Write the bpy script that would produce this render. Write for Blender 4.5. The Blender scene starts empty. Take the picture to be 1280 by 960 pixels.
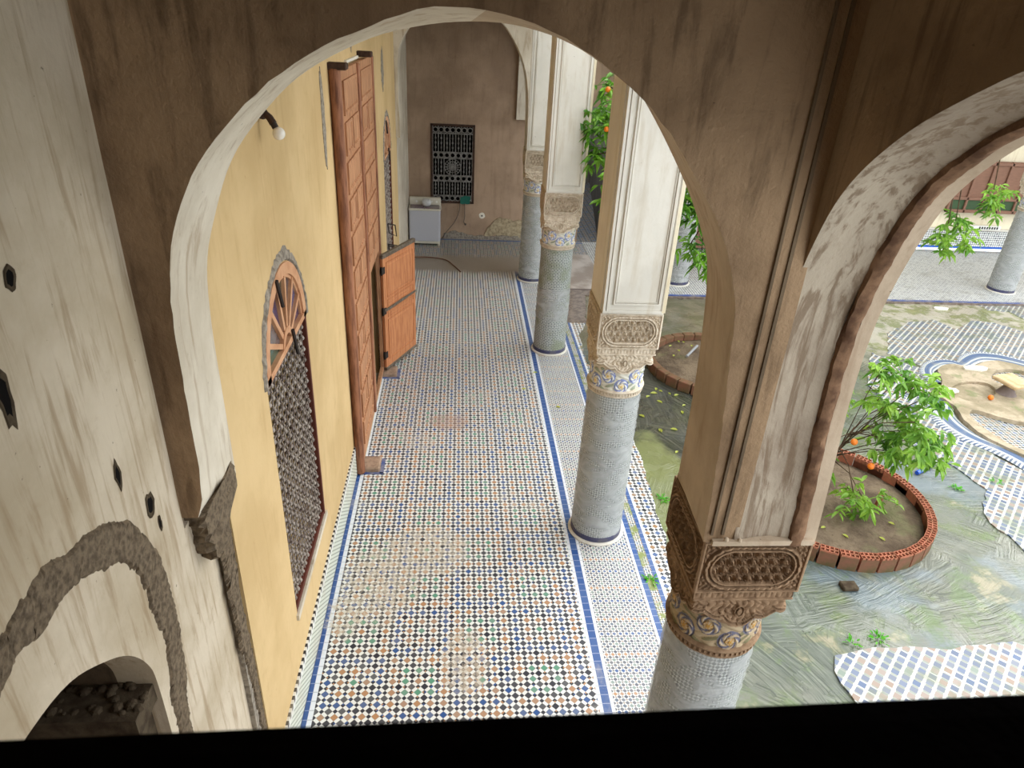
import bpy, bmesh, math, random
from mathutils import Vector, Matrix, noise as mnoise
random.seed(7)
sc = bpy.context.scene
COL = sc.collection
PI = math.pi

# ------------------------------------------------------------ camera, sky, exposure
cam_d = bpy.data.cameras.new('camera'); cam = bpy.data.objects.new('camera', cam_d); COL.objects.link(cam)
R = ((0.99675, 0.012895, 0.079466), (-0.0639, -0.473675, 0.878378), (0.048968, -0.880605, -0.471314))
M = Matrix(((R[0][0], -R[0][1], -R[0][2], 0.0), (R[1][0], -R[1][1], -R[1][2], 0.0), (R[2][0], -R[2][1], -R[2][2], 5.0), (0, 0, 0, 1)))
cam.matrix_world = M
cam_d.sensor_width = 36.0; cam_d.lens = 866.0/1280*36; cam_d.clip_start = 0.02; cam_d.clip_end = 200
cam_d.dof.use_dof = True; cam_d.dof.focus_distance = 5.5; cam_d.dof.aperture_fstop = 9.0
sc.camera = cam
SKY = 1.0
EXPO = 1.55
w = bpy.data.worlds.new('overcast_sky'); sc.world = w; w.use_nodes = True
bg = w.node_tree.nodes['Background']; bg.inputs[0].default_value = (0.94, 0.975, 1.0, 1); bg.inputs[1].default_value = SKY
sc.view_settings.view_transform = 'Standard'; sc.view_settings.look = 'None'
sc.view_settings.exposure = EXPO; sc.view_settings.gamma = 1.0; sc.view_settings.use_curve_mapping = False
try:
    sc.cycles.max_bounces = 10; sc.cycles.diffuse_bounces = 8; sc.cycles.transparent_max_bounces = 12
except Exception: pass
sun_d = bpy.data.lights.new('sun', 'SUN'); sun_d.energy = 0.9; sun_d.angle = math.radians(60); sun_d.color = (1.0, 0.97, 0.92)
sun = bpy.data.objects.new('sun', sun_d); COL.objects.link(sun); sun.rotation_euler = (math.radians(-22), math.radians(48), 0)

# ------------------------------------------------------------ node expression helper
def srgb(r, g, b):
    f = lambda c: (c/255/12.92) if c/255 <= .04045 else ((c/255+.055)/1.055)**2.4
    return (f(r), f(g), f(b), 1)
class NT:
    def __init__(s, name):
        s.m = bpy.data.materials.new(name); s.m.use_nodes = True; s.t = s.m.node_tree
        s.b = s.t.nodes['Principled BSDF']; s.out = s.t.nodes['Material Output']
    def put(s, sock, v):
        if isinstance(v, X): s.t.links.new(v.s, sock)
        elif isinstance(v, bpy.types.NodeSocket): s.t.links.new(v, sock)
        else: sock.default_value = v
    def math(s, op, a, b=None, c=None):
        n = s.t.nodes.new('ShaderNodeMath'); n.operation = op
        s.put(n.inputs[0], a)
        if b is not None: s.put(n.inputs[1], b)
        if c is not None: s.put(n.inputs[2], c)
        return X(s, n.outputs[0])
    def mix(s, f, a, b):
        n = s.t.nodes.new('ShaderNodeMix'); n.data_type = 'RGBA'
        s.put(n.inputs[0], f); s.put(n.inputs[6], a); s.put(n.inputs[7], b)
        return n.outputs[2]
    def coord(s, kind='Object'):
        n = s.t.nodes.new('ShaderNodeTexCoord'); return n.outputs[kind]
    def xyz(s, v):
        n = s.t.nodes.new('ShaderNodeSeparateXYZ'); s.put(n.inputs[0], v); return [X(s, o) for o in n.outputs]
    def vec(s, x, y, z=0.0):
        n = s.t.nodes.new('ShaderNodeCombineXYZ'); s.put(n.inputs[0], x); s.put(n.inputs[1], y); s.put(n.inputs[2], z); return n.outputs[0]
    def scale(s, v, sc3, loc=(0, 0, 0), rot=(0, 0, 0)):
        n = s.t.nodes.new('ShaderNodeMapping'); s.put(n.inputs[0], v); n.inputs[3].default_value = sc3; n.inputs[1].default_value = loc; n.inputs[2].default_value = rot; return n.outputs[0]
    def noise(s, v, scale, detail=4, rough=.55, dist=0.0):
        n = s.t.nodes.new('ShaderNodeTexNoise'); s.put(n.inputs['Vector'], v); n.inputs['Scale'].default_value = scale
        n.inputs['Detail'].default_value = detail; n.inputs['Roughness'].default_value = rough; n.inputs['Distortion'].default_value = dist
        return X(s, n.outputs[0])
    def vor(s, v, scale, feature='F1', out='Distance'):
        n = s.t.nodes.new('ShaderNodeTexVoronoi'); n.feature = feature; s.put(n.inputs['Vector'], v); n.inputs['Scale'].default_value = scale
        return n.outputs[out]
    def white(s, v):
        n = s.t.nodes.new('ShaderNodeTexWhiteNoise'); s.put(n.inputs['Vector'], v); return X(s, n.outputs[0])
    def ss(s, v, lo, hi):
        n = s.t.nodes.new('ShaderNodeMapRange'); n.interpolation_type = 'SMOOTHSTEP'
        s.put(n.inputs[0], v); s.put(n.inputs[1], lo); s.put(n.inputs[2], hi); return X(s, n.outputs[0])
    def bump(s, h, strength=.5, dist=.01):
        n = s.t.nodes.new('ShaderNodeBump'); n.inputs['Strength'].default_value = strength; n.inputs['Distance'].default_value = dist
        s.put(n.inputs['Height'], h); s.t.links.new(n.outputs[0], s.b.inputs['Normal'])
    def fin(s, col, rough=.8, spec=.4, metal=0.0, alpha=None):
        s.put(s.b.inputs['Base Color'], col); s.put(s.b.inputs['Roughness'], rough); s.b.inputs['Specular IOR Level'].default_value = spec
        s.b.inputs['Metallic'].default_value = metal
        return s.m
class X:
    def __init__(s, nt, sock): s.n = nt; s.s = sock
    def __add__(s, o): return s.n.math('ADD', s, o)
    __radd__ = __add__
    def __sub__(s, o): return s.n.math('SUBTRACT', s, o)
    def __rsub__(s, o): return s.n.math('SUBTRACT', o, s)
    def __mul__(s, o): return s.n.math('MULTIPLY', s, o)
    __rmul__ = __mul__
    def __truediv__(s, o): return s.n.math('DIVIDE', s, o)
    def floor(s): return s.n.math('FLOOR', s)
    def abs(s): return s.n.math('ABSOLUTE', s)
    def mod(s, m): return s.n.math('FLOORED_MODULO', s, m)
    def mx(s, o): return s.n.math('MAXIMUM', s, o)
    def mn(s, o): return s.n.math('MINIMUM', s, o)
    def lt(s, o): return s.n.math('LESS_THAN', s, o)
    def gt(s, o): return s.n.math('GREATER_THAN', s, o)
    def eq(s, o): return s.n.math('COMPARE', s, o, .4)
    def sin(s): return s.n.math('SINE', s)
    def pw(s, o): return s.n.math('POWER', s, o)

BLACK = srgb(38, 40, 52); BLUE = srgb(42, 82, 142); BROWN = srgb(178, 132, 92); GREEN = srgb(88, 148, 122)
WHITE = srgb(226, 228, 226); GROUT = srgb(150, 148, 142)
def zellige(nt, x, y, a, style='blocks', white=WHITE, grout=GROUT, h=.305, g=.012):
    p = (x+y)/a; q = (x-y)/a
    P = p.floor(); Q = q.floor()
    ap = (p-P-.5).abs(); aq = (q-Q-.5).abs()
    big = ap.mx(aq).lt(h-g); dot = ap.mn(aq).gt(h+g)
    gr = (ap-h).abs().lt(g).mx((aq-h).abs().lt(g))
    even = (P+Q).mod(2.0).lt(.5)
    i = (P+Q)/2; j = (P-Q)/2
    wn = nt.white(nt.vec(P, Q, 1.0)); wn2 = nt.white(nt.vec(P, Q, 5.0))
    if style == 'blocks':
        I = (i/5).floor(); J = (j/5).floor()
        typ = (I+J).mod(2.0).gt(.5)
        ring = (i.mod(5.0).floor()-2).abs().mx((j.mod(5.0).floor()-2).abs())
        ringA = nt.mix(ring.eq(1.0), BROWN, GREEN)
        ringB = nt.mix(ring.gt(1.5), nt.mix(ring.eq(1.0), GREEN, BROWN), BLUE)
        c = nt.mix(typ, ringA, ringB)
        c = nt.mix(even, BLACK, c)
        dc = nt.mix(wn.gt(.75), srgb(44, 46, 58), nt.mix(wn2.gt(.5), BROWN, BLUE))
    elif style == 'fine':
        r = j.mod(7.0).floor()
        c = nt.mix(r.eq(0.0), nt.mix(r.eq(3.0), nt.mix(wn.gt(.5), srgb(128, 148, 142), srgb(92, 104, 122)), BROWN), BLUE)
        c = nt.mix(even, srgb(80, 84, 100), c)
        dc = nt.mix(wn.gt(.6), srgb(60, 62, 74), srgb(160, 130, 104))
    elif style == 'patio':
        r = (i.mod(5.0).floor()-2).abs().mx((j.mod(5.0).floor()-2).abs())
        c = nt.mix(r.gt(1.5), nt.mix(r.eq(1.0), srgb(104, 122, 108), srgb(58, 84, 124)), srgb(136, 114, 98))
        c = nt.mix(even, srgb(70, 86, 116), c); dc = white
    elif style == 'grey':
        c = nt.mix(wn.gt(.6), srgb(112, 116, 122), srgb(162, 164, 162)); dc = srgb(90, 92, 100)
    elif style == 'dark':
        c = nt.mix(even, srgb(30, 32, 40), nt.mix(wn.gt(.7), srgb(150, 112, 70), nt.mix(wn.gt(.35), srgb(84, 128, 100), srgb(60, 90, 140)))); dc = BLACK
    elif style == 'shaft':
        c = nt.mix(wn.gt(.72), srgb(84, 94, 94), nt.mix(wn.gt(.3), srgb(126, 134, 124), srgb(52, 60, 68))); dc = srgb(80, 84, 82)
    # worn, paler individual tiles
    c = nt.mix(wn2*0.35, c, srgb(150, 150, 150))
    wt = nt.mix(ap.gt(h)*aq.lt(h-.05)*wn2.gt(.25), white, nt.mix(wn, srgb(112, 120, 110), srgb(140, 146, 136))) if style == 'patio' else white
    base = nt.mix(big, wt, c); base = nt.mix(dot, base, dc)
    base = nt.mix(gr, base, grout)
    return base, gr

# ------------------------------------------------------------ materials
MAT = {}
def plaster(name, c1, c2, stain, streak=.5, scl=1.0, bump=.35, rough=.88, thr=(.5, .68), dark=(60, 48, 34), sx=5.0):
    n = NT(name); co = n.coord()
    st = n.scale(co, (sx*scl, sx*scl, .7*scl))
    a = n.noise(co, 1.3*scl, 6, .6); b = n.noise(st, 2.2, 6, .62, .4); cc = n.noise(co, 9*scl, 6, .65)
    col = n.mix(n.ss(a, .35, .65), srgb(*c1), srgb(*c2))
    col = n.mix(n.ss(b, thr[0], thr[1])*streak, col, srgb(*stain))
    col = n.mix(n.ss(cc, .55, .8)*.3, col, srgb(*stain))
    spk = n.noise(co, 38*scl, 3, .5)
    col = n.mix(n.ss(spk, .73, .78)*.6, col, srgb(*dark))
    n.bump(cc*.7+b*.3+n.noise(co, 45, 4)*.25, bump, .02)
    MAT[name] = n.fin(col, rough, .25)
plaster('plaster_near', (204, 192, 172), (176, 162, 138), (144, 122, 92), .62, thr=(.48, .68), sx=8.0)
plaster('plaster_brown', (158, 132, 103), (122, 99, 75), (84, 65, 46), .6, 1.0, .8)
plaster('plaster_tan', (188, 170, 148), (166, 148, 126), (142, 118, 94), .4)
plaster('plaster_white', (222, 218, 208), (206, 202, 192), (188, 176, 154), .4, .8, .15)
plaster('plaster_pale', (214, 206, 190), (192, 182, 164), (150, 128, 100), .55)
plaster('plaster_cream', (232, 222, 196), (222, 212, 186), (190, 168, 130), .4)
plaster('plaster_back', (176, 152, 130), (150, 128, 108), (122, 100, 82), .25, .8, .3)
plaster('plaster_yellow', (208, 181, 134), (193, 165, 118), (168, 134, 86), .35, .8, .12, .7, (.52, .75), (170, 130, 80))
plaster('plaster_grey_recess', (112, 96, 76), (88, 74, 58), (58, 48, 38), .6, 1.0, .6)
plaster('plaster_passage', (150, 146, 140), (130, 126, 120), (104, 98, 90), .4)
plaster('intrados_grey', (170, 158, 140), (136, 122, 106), (108, 88, 68), .75, 1.0, .6, .8, (.48, .62), sx=9.0)
plaster('ceiling_paint', (204, 192, 172), (186, 172, 150), (150, 130, 104), .5)
def simple(name, rgb, rough=.6, spec=.4, metal=0., nz=0, amt=.25, bump=0, rgb2=None, stretch=None):
    n = NT(name); co = n.coord(); col = srgb(*rgb)
    if stretch: co = n.scale(co, stretch)
    if nz:
        f = n.noise(co, nz, 6, .6)
        col = n.mix(n.ss(f, .35, .7)*(1.0 if rgb2 else amt), col, srgb(*(rgb2 or (rgb[0]*.6, rgb[1]*.6, rgb[2]*.6))))
        if bump: n.bump(f, bump, .01)
    MAT[name] = n.fin(col, rough, spec, metal); return n
simple('mortar', (124, 110, 92), .95, .1, nz=34, rgb2=(84, 74, 62), bump=1.0)
simple('mortar_grey', (158, 150, 138), .95, .1, nz=26, rgb2=(112, 104, 94), bump=1.0)
simple('rough_brown', (126, 98, 76), .95, .1, nz=12, rgb2=(84, 62, 48), bump=1.0)
simple('rubble', (84, 74, 60), .95, .1, nz=14, rgb2=(60, 50, 40), bump=1.0)
simple('stucco_carved', (212, 200, 182), .85, .2, nz=20, rgb2=(184, 168, 146), bump=.3)
simple('stucco_brown', (150, 124, 98), .85, .2, nz=20, rgb2=(116, 92, 70), bump=.3)
simple('wood_door', (186, 138, 102), .6, .3, nz=3.5, rgb2=(146, 100, 70), bump=.4, stretch=(6, 6, .8))
simple('wood_post', (158, 108, 80), .6, .3, nz=3.5, rgb2=(96, 58, 40), bump=.4, stretch=(6, 6, .8))
simple('wood_orange', (198, 134, 90), .55, .3, nz=4, rgb2=(172, 108, 70), bump=.25, stretch=(7, 7, .9))
simple('wood_fan', (204, 158, 122), .6, .3, nz=6, rgb2=(182, 130, 94), bump=.25)
simple('wood_dark', (72, 50, 38), .7, .3, nz=5, rgb2=(46, 32, 26), bump=.4, stretch=(3, 3, 3))
simple('wood_grille', (158, 148, 138), .45, .5, nz=12, rgb2=(84, 66, 58), bump=.2)
simple('wood_grille_back', (140, 138, 136), .5, .4, nz=12, rgb2=(84, 80, 76))
simple('wood_red_frame', (96, 48, 36), .6, .3, nz=6)
simple('sill_wood', (14, 10, 11), .9, .05, nz=30, bump=.3)
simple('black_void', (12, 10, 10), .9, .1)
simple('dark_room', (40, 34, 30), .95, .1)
simple('metal_strap', (120, 112, 100), .5, .5, .3, nz=20, rgb2=(88, 72, 58))
simple('iron', (58, 50, 46), .6, .4, .5, nz=20)
simple('enamel', (188, 190, 200), .35, .5)
simple('enamel_cream', (212, 208, 194), .4, .5)
simple('lid_purple', (112, 88, 104), .4, .5, nz=3, rgb2=(138, 134, 130))
simple('black_plastic', (28, 28, 30), .5, .4)
simple('white_plastic', (232, 232, 228), .4, .5)
simple('bag_plastic', (214, 216, 218), .3, .6, nz=14, bump=.6)
simple('green_plastic', (24, 96, 84), .6, .3, nz=15)
simple('bulb_glass', (240, 236, 226), .15, .6)
simple('brick_red', (178, 112, 88), .85, .2, nz=14, rgb2=(146, 100, 76), bump=.3)
simple('brick_mossy', (128, 88, 70), .85, .2, nz=6, rgb2=(92, 84, 56), bump=.3)
simple('stone_block', (172, 148, 128), .8, .2, nz=14, rgb2=(140, 118, 100), bump=.4)
simple('cable_brown', (120, 84, 66), .6, .3)
simple('cable_grey', (92, 84, 78), .6, .3)
simple('orange_peel', (236, 126, 30), .45, .5, nz=40)
simple('bark', (96, 76, 58), .9, .2, nz=14, rgb2=(66, 54, 42), bump=.7)
simple('pipe_blue', (30, 82, 190), .35, .5)
simple('pipe_grey', (150, 152, 156), .4, .5)
simple('chip_white', (232, 228, 216), .6, .3)
simple('glass_purple', (62, 52, 88), .12, .7, nz=3, rgb2=(86, 78, 110))
simple('glass_green', (44, 84, 72), .12, .7, nz=3, rgb2=(70, 104, 92))
simple('glass_olive', (66, 68, 52), .12, .7, nz=3, rgb2=(92, 90, 74))
simple('glass_grey', (86, 80, 84), .12, .7, nz=3, rgb2=(112, 104, 104))
simple('glass_blue', (66, 70, 112), .12, .7, nz=3, rgb2=(92, 94, 130))
simple('rubble_yellow', (184, 170, 142), .95, .1, nz=14, rgb2=(138, 124, 100), bump=1.0)
simple('wood_lattice', (138, 102, 84), .7, .3, nz=5, stretch=(1, 1, 6))
simple('panel_green', (60, 84, 54), .6, .3, nz=5)
simple('pedestal_stone', (206, 182, 144), .8, .2, nz=7, rgb2=(170, 142, 104), bump=.4)
simple('pedestal_foot', (128, 116, 112), .8, .2, nz=7, bump=.4)
def leafmat(name, c1, c2):
    n = NT(name); co = n.coord()
    f = n.noise(co, 2.6, 3); g = n.white(n.vec(*[(v*9).floor() for v in n.xyz(co)]))
    col = n.mix(n.ss(f, .4, .6)*.6+g*.4, srgb(*c1), srgb(*c2))
    n.fin(col, .38, .5)
    t = n.t; tr = t.nodes.new('ShaderNodeBsdfTranslucent'); t.links.new(col, tr.inputs[0])
    mx = t.nodes.new('ShaderNodeMixShader'); mx.inputs[0].default_value = .35
    t.links.new(n.b.outputs[0], mx.inputs[1]); t.links.new(tr.outputs[0], mx.inputs[2]); t.links.new(mx.outputs[0], n.out.inputs[0])
    MAT[name] = n.m
leafmat('leaf_green', (84, 140, 44), (166, 206, 84))
leafmat('leaf_dark', (62, 118, 36), (146, 200, 64))
leafmat('leaf_yellow', (176, 190, 72), (214, 214, 110))
leafmat('weed_green', (80, 170, 40), (130, 210, 70))

# floor of the gallery
def mk_floor():
    n = NT('zellige_gallery'); co = n.coord(); x, y, z = n.xyz(co)
    A, ga = zellige(n, x+.02, y, .108)
    B, gb = zellige(n, x, y, .058, 'fine', h=.34)
    C, gc = zellige(n, x, y, .115, 'dark')
    D, gd = zellige(n, x, y, .05, 'dark')
    tile = nt_tile = (y/.085); tl = (tile-tile.floor()-.5).abs().gt(.46)
    wv = n.white(n.vec((y/.085).floor(), 3.0, 0.0))
    blue = n.mix(wv*.7, srgb(36, 78, 142), srgb(78, 104, 152)); blue = n.mix(tl, blue, srgb(150, 160, 190))
    wh = n.mix(tl, srgb(222, 226, 232), srgb(176, 182, 190))
    moss = n.noise(co, 5, 5, .7)
    def sel(c, lo, hi, v): return n.mix(x.gt(lo)*x.lt(hi), c, v)
    c = A
    c = sel(c, -1.3, -1.14, blue); c = sel(c, -1.145, -1.105, wh)
    c = sel(c, 1.205, 1.335, wh); c = sel(c, 1.235, 1.305, blue)
    c = sel(c, 1.335, 1.865, B)
    c = sel(c, 1.865, 1.89, wh); c = sel(c, 1.89, 1.945, blue)
    c = sel(c, 1.945, 2.03, n.mix(n.ss(moss, .45, .6), D, srgb(128, 138, 74)))
    c = sel(c, 2.03, 2.075, blue); c = sel(c, 2.075, 2.1, wh); c = sel(c, 2.1, 9, C)
    c = n.mix(n.ss(moss, .6, .72)*x.gt(1.9)*.8, c, srgb(120, 132, 70))
    # back bay: finer dark pattern
    Dk, gk = zellige(n, x, y, .085, 'blocks', srgb(180, 182, 178))
    c = n.mix(y.gt(15.4)*x.gt(-1.1), c, Dk)
    bl2 = y.gt(16.78)*y.lt(16.87); c = n.mix(bl2, c, blue)
    # cement haze, worn patches, dust
    m3 = n.noise(co, 16, 5, .75); m1 = n.noise(n.scale(co, (1, .8, 1)), 1.1, 6, .62); m2 = n.noise(co, 9, 5, .7)
    c = n.mix(n.ss(m1, .56, .72)*n.ss(m2, .38, .6)*.75, c, srgb(196, 190, 180))
    c = n.mix(n.ss(n.noise(co, 3.1, 6, .7), .6, .8)*.5, c, srgb(168, 146, 122))
    def blob(cx, cy, rx, ry):
        dx = (x-cx)/rx; dy = (y-cy)/ry; return n.ss((dx*dx+dy*dy)+(m2-.5)*2.4, 1.2, .3)
    c = n.mix(blob(-.72, 5.15, .42, .55).mx(blob(-.3, 5.6, .5, .4)).mx(blob(-1.0, 4.75, .2, .3))*n.ss(m3, .42, .58)*.8, c, srgb(198, 188, 170))
    c = n.mix(blob(.1, 4.2, .22, .4)*n.ss(m3, .42, .56)*.7, c, srgb(192, 178, 158))
    c = n.mix(blob(-.1, 8.2, .3, .25)*.45, c, srgb(176, 140, 120))
    # band of dry cement dust across the end bay
    yy = y+(m1-.5)*.6
    c = n.mix(n.ss(yy, 14.3, 14.6)*n.ss(yy, 15.75, 15.4)*x.lt(1.95)*n.ss(m2+m1, .6, .85), c, srgb(150, 140, 128))
    sl = x.gt(1.95)*y.gt(13.55)*y.lt(15.9)
    c = n.mix(sl, c, n.mix(n.ss(m1, .4, .6), srgb(196, 188, 180), srgb(150, 136, 124)))
    sl2 = x.gt(1.95)*y.gt(11.75)*y.lt(13.5)
    c = n.mix(sl2, c, n.mix(n.ss(m2, .4, .6), srgb(132, 118, 106), srgb(96, 82, 72)))
    c = n.mix(sl*0+x.gt(1.95)*y.gt(13.5)*y.lt(13.57), c, srgb(80, 62, 52))
    n.bump(ga*-1.0+m2*.5, .25, .004)
    MAT['zellige_gallery'] = n.fin(c, n.math('ADD', m1*.35, .18), .5)
mk_floor()
def mk_tile(name, a, style, dirt=.4, rough=.4, dcol=(120, 116, 100), rot=0.0, **k):
    n = NT(name); co = n.coord(); cr = n.scale(co, (1, 1, 1), rot=(0, 0, rot)) if rot else co
    x, y, z = n.xyz(cr); c, g = zellige(n, x, y, a, style, **k)
    c = n.mix(n.ss(n.noise(co, 2.2, 6, .65), .5, .66)*dirt, c, srgb(*dcol))
    MAT[name] = n.fin(c, rough, .4)
mk_tile('zellige_patio', .125, 'patio', .6, .3, (104, 112, 84), white=srgb(196, 198, 192), h=.35)
mk_tile('zellige_far', .11, 'grey', .35)
mk_tile('zellige_basin', .11, 'dark', .3, white=srgb(186, 188, 182))
mk_tile('zellige_passage', .14, 'dark', .0, .5, white=srgb(120, 124, 126))
def mk_dado():
    n = NT('tile_dado'); co = n.coord(); x, y, z = n.xyz(co)
    p = (y*.75+z)/.045; st = (p-p.floor()-.5).abs()
    c = n.mix(st.lt(.16), srgb(206, 210, 198), srgb(140, 148, 132))
    q = (y/.07); ch = (q-q.floor()).lt(.5)
    c = n.mix(z.gt(.36), c, n.mix(ch, srgb(40, 42, 50), srgb(222, 222, 216)))
    c = n.mix(z.gt(.325)*z.lt(.36), c, srgb(222, 224, 220))
    c = n.mix(z.lt(.02), c, srgb(46, 60, 90))
    c = n.mix(n.ss(n.noise(co, 3, 5), .5, .7)*.4, c, srgb(180, 170, 150))
    MAT['tile_dado'] = n.fin(c, .4, .4)
    n = NT('tile_dado_far'); co = n.coord(); x, y, z = n.xyz(co)
    c, g = zellige(n, x, z, .12, 'grey'); c = n.mix(z.lt(.06), c, srgb(40, 88, 180)); MAT['tile_dado_far'] = n.fin(c, .5, .3)
mk_dado()
def mk_uv(name, a, style, dirtcol, dirt, spiral=0):
    n = NT(name); co = n.coord('UV'); x, y, z = n.xyz(co); c, g = zellige(n, x, y, a, style, srgb(196, 200, 196), srgb(128, 130, 126))
    ob = n.coord(); f = n.noise(ob, 2.5, 5, .6)
    c = n.mix(n.ss(f, .42, .62)*dirt, c, srgb(*dirtcol)); n.bump(g, .2, .003); MAT[name] = n.fin(c, .55, .3)
mk_uv('shaft_mosaic', .052, 'shaft', (176, 180, 176), .5)
mk_uv('shaft_mosaic_moss', .052, 'shaft', (112, 120, 84), .6)
def mk_wrap():
    n = NT('plastic_wrap'); co = n.coord(); s = n.scale(co, (1, 1, 1.5))
    f = n.noise(s, 4.5, 5, .6, .6); g = n.noise(n.scale(co, (1, 1, 9)), 3, 4, .6, .5)
    n.bump(f+g*.6, .7, .02); n.fin(srgb(198, 200, 200), .32, .5)
    t = n.t; tr = t.nodes.new('ShaderNodeBsdfTransparent'); mx = t.nodes.new('ShaderNodeMixShader')
    fac = n.ss(f, .38, .72)*.3+.29
    t.links.new(fac.s, mx.inputs[0]); t.links.new(tr.outputs[0], mx.inputs[1]); t.links.new(n.b.outputs[0], mx.inputs[2]); t.links.new(mx.outputs[0], n.out.inputs[0])
    MAT['plastic_wrap'] = n.m
mk_wrap()
def mk_painted():
    n = NT('painted_stucco'); a = n.t.nodes.new('ShaderNodeVertexColor'); a.layer_name = 'Col'
    c = n.mix(n.ss(n.noise(n.coord(), 24, 5), .5, .7)*.3, a.outputs[0], srgb(150, 140, 120)); MAT['painted_stucco'] = n.fin(c, .7, .3)
    n = NT('painted_stucco_brown'); a = n.t.nodes.new('ShaderNodeVertexColor'); a.layer_name = 'Col'
    mm = n.t.nodes.new('ShaderNodeMix'); mm.data_type = 'RGBA'; mm.blend_type = 'MULTIPLY'; mm.inputs[0].default_value = 1
    n.put(mm.inputs[6], a.outputs[0]); mm.inputs[7].default_value = srgb(206, 186, 160)
    MAT['painted_stucco_brown'] = n.fin(mm.outputs[2], .7, .3)
mk_painted()
def mk_concrete():
    n = NT('wet_concrete'); co = n.coord(); x, y, z = n.xyz(co)
    d1 = n.noise(co, .9, 3, .5); wv = n.t.nodes.new('ShaderNodeTexVoronoi'); wv.inputs['Scale'].default_value = 1.5
    dist = n.vec(x+(n.noise(co, 1.6, 5, .6)-.5)*2.2, y+(n.noise(n.vec(y, x, 3.0), 1.6, 5, .6)-.5)*2.2, 0.0); n.put(wv.inputs['Vector'], dist)
    cr, cg, cb = n.xyz(wv.outputs['Color'])
    ang = cr*PI; ca = n.math('COSINE', ang); sa = n.math('SINE', ang)
    u = x*ca+y*sa; wob = (n.noise(co, 2.2, 4)-.5)*.35
    fan = n.noise(n.vec((u+wob*.25)*34.0, (y*ca-x*sa)*1.6, 0.0), 1.0, 4, .6)
    fan2 = n.noise(n.vec((u*sa+y*ca+wob*.3)*60.0, (y*sa-x*ca)*2.2, 4.0), 1.0, 3, .6)
    gm = n.ss(n.noise(co, 1.1, 4), .40, .56)
    grooves = fan*gm+fan2*.35
    a = n.noise(co, .75, 6, .62); b = n.noise(co, 2.6, 6, .7); f = n.noise(co, 18, 5, .7)
    c = n.mix(n.ss(a, .38, .62), srgb(84, 92, 80), srgb(106, 108, 94))
    c = n.mix(n.ss(b, .47, .64)*.8, c, srgb(84, 100, 54))
    c = n.mix(n.ss(n.noise(co, 1.3, 5, .7), .58, .68)*.7, c, srgb(158, 146, 122))
    c = n.mix(n.ss(fan, .5, .62)*gm*.7, c, srgb(44, 54, 42)); c = n.mix(n.ss(fan, .48, .36)*gm*.4, c, srgb(140, 146, 132))
    c = n.mix(n.ss(f, .55, .75)*.35, c, srgb(64, 70, 50))
    c = n.mix(n.ss(n.noise(co, .8, 5, .6), .5, .62)*.55, c, srgb(104, 120, 132)); c = n.mix(n.ss(n.noise(n.vec(y, x, 2.0), 1.0, 6, .7), .54, .62)*.6, c, srgb(82, 108, 48))  # blue-grey blotches put the bluish sky sheen into the colour; green ones are algae
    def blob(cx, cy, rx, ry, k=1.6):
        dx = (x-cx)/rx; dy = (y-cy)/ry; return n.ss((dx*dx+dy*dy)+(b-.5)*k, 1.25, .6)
    wet = blob(2.9, 8.6, .75, 1.6).mx(blob(3.9, 8.3, 1.2, 1.3))  # mask only: two soft blobs of darker concrete tone before the rear planter
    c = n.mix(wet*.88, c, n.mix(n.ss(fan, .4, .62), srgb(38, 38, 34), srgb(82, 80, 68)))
    c = n.mix(blob(2.6, 6.6, .35, 1.4)*.8, c, srgb(126, 132, 84))
    yb = y+(a-.5)*3.0+(b-.5)*1.2; xb = x+(a-.5)*2.0
    c = n.mix(n.ss(yb, 9.9, 10.9)*n.ss(xb, 6.2, 5.0)*.75, c, n.mix(n.ss(b, .4, .6), srgb(128, 118, 96), srgb(98, 92, 68)))
    c = n.mix(n.ss(yb, 10.0, 11.2)*n.ss(xb, 5.0, 6.2)*.7, c, n.mix(n.ss(b, .44, .56), srgb(196, 188, 172), srgb(138, 142, 96)))
    pud = n.ss(n.noise(co, .9, 3, .5, .3), .44, .54)
    n.bump(grooves+f*.15, .9, .014)
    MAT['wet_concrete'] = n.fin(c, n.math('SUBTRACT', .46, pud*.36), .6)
    n = NT('soil'); co = n.coord(); a = n.noise(co, 3, 6, .7); b = n.noise(co, 22, 5, .7)
    c = n.mix(n.ss(a, .35, .65), srgb(132, 116, 96), srgb(94, 80, 66)); c = n.mix(n.ss(b, .56, .7)*.5, c, srgb(58, 48, 40)); c = n.mix(n.ss(n.noise(co, 2, 4), .55, .7)*.5, c, srgb(118, 124, 84))
    n.bump(b+a, 1.0, .03); MAT['soil'] = n.fin(c, .9, .15)
    n = NT('basin_cement'); co = n.coord(); a = n.noise(co, 1.8, 6, .65); b = n.noise(co, 12, 6, .7)
    c = n.mix(n.ss(a, .38, .62), srgb(188, 172, 148), srgb(150, 138, 112)); c = n.mix(n.ss(b, .52, .7)*.5, c, srgb(112, 102, 80)); c = n.mix(n.ss(n.noise(co, 2.6, 4), .58, .66)*.6, c, srgb(118, 130, 84))
    n.bump(b, .9, .03); MAT['basin_cement'] = n.fin(c, .8, .25)
    n = NT('band_tile'); u, v, z = n.xyz(n.coord('UV'))
    q = v*9; st = (q.floor()).mod(2.0).lt(.5); r = u/.06; tk = (r-r.floor()).lt(.5)
    c = n.mix(st, srgb(92, 110, 136), srgb(190, 194, 192)); c = n.mix(v.gt(.78), c, n.mix(tk, srgb(206, 210, 214), srgb(84, 100, 128)))
    c = n.mix(v.gt(.42)*v.lt(.68), c, srgb(78, 100, 134)); c = n.mix(n.ss(n.noise(n.coord(), 3, 5), .5, .7)*.5, c, srgb(150, 150, 140))
    MAT['band_tile'] = n.fin(c, .4, .4)
mk_concrete()

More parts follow.
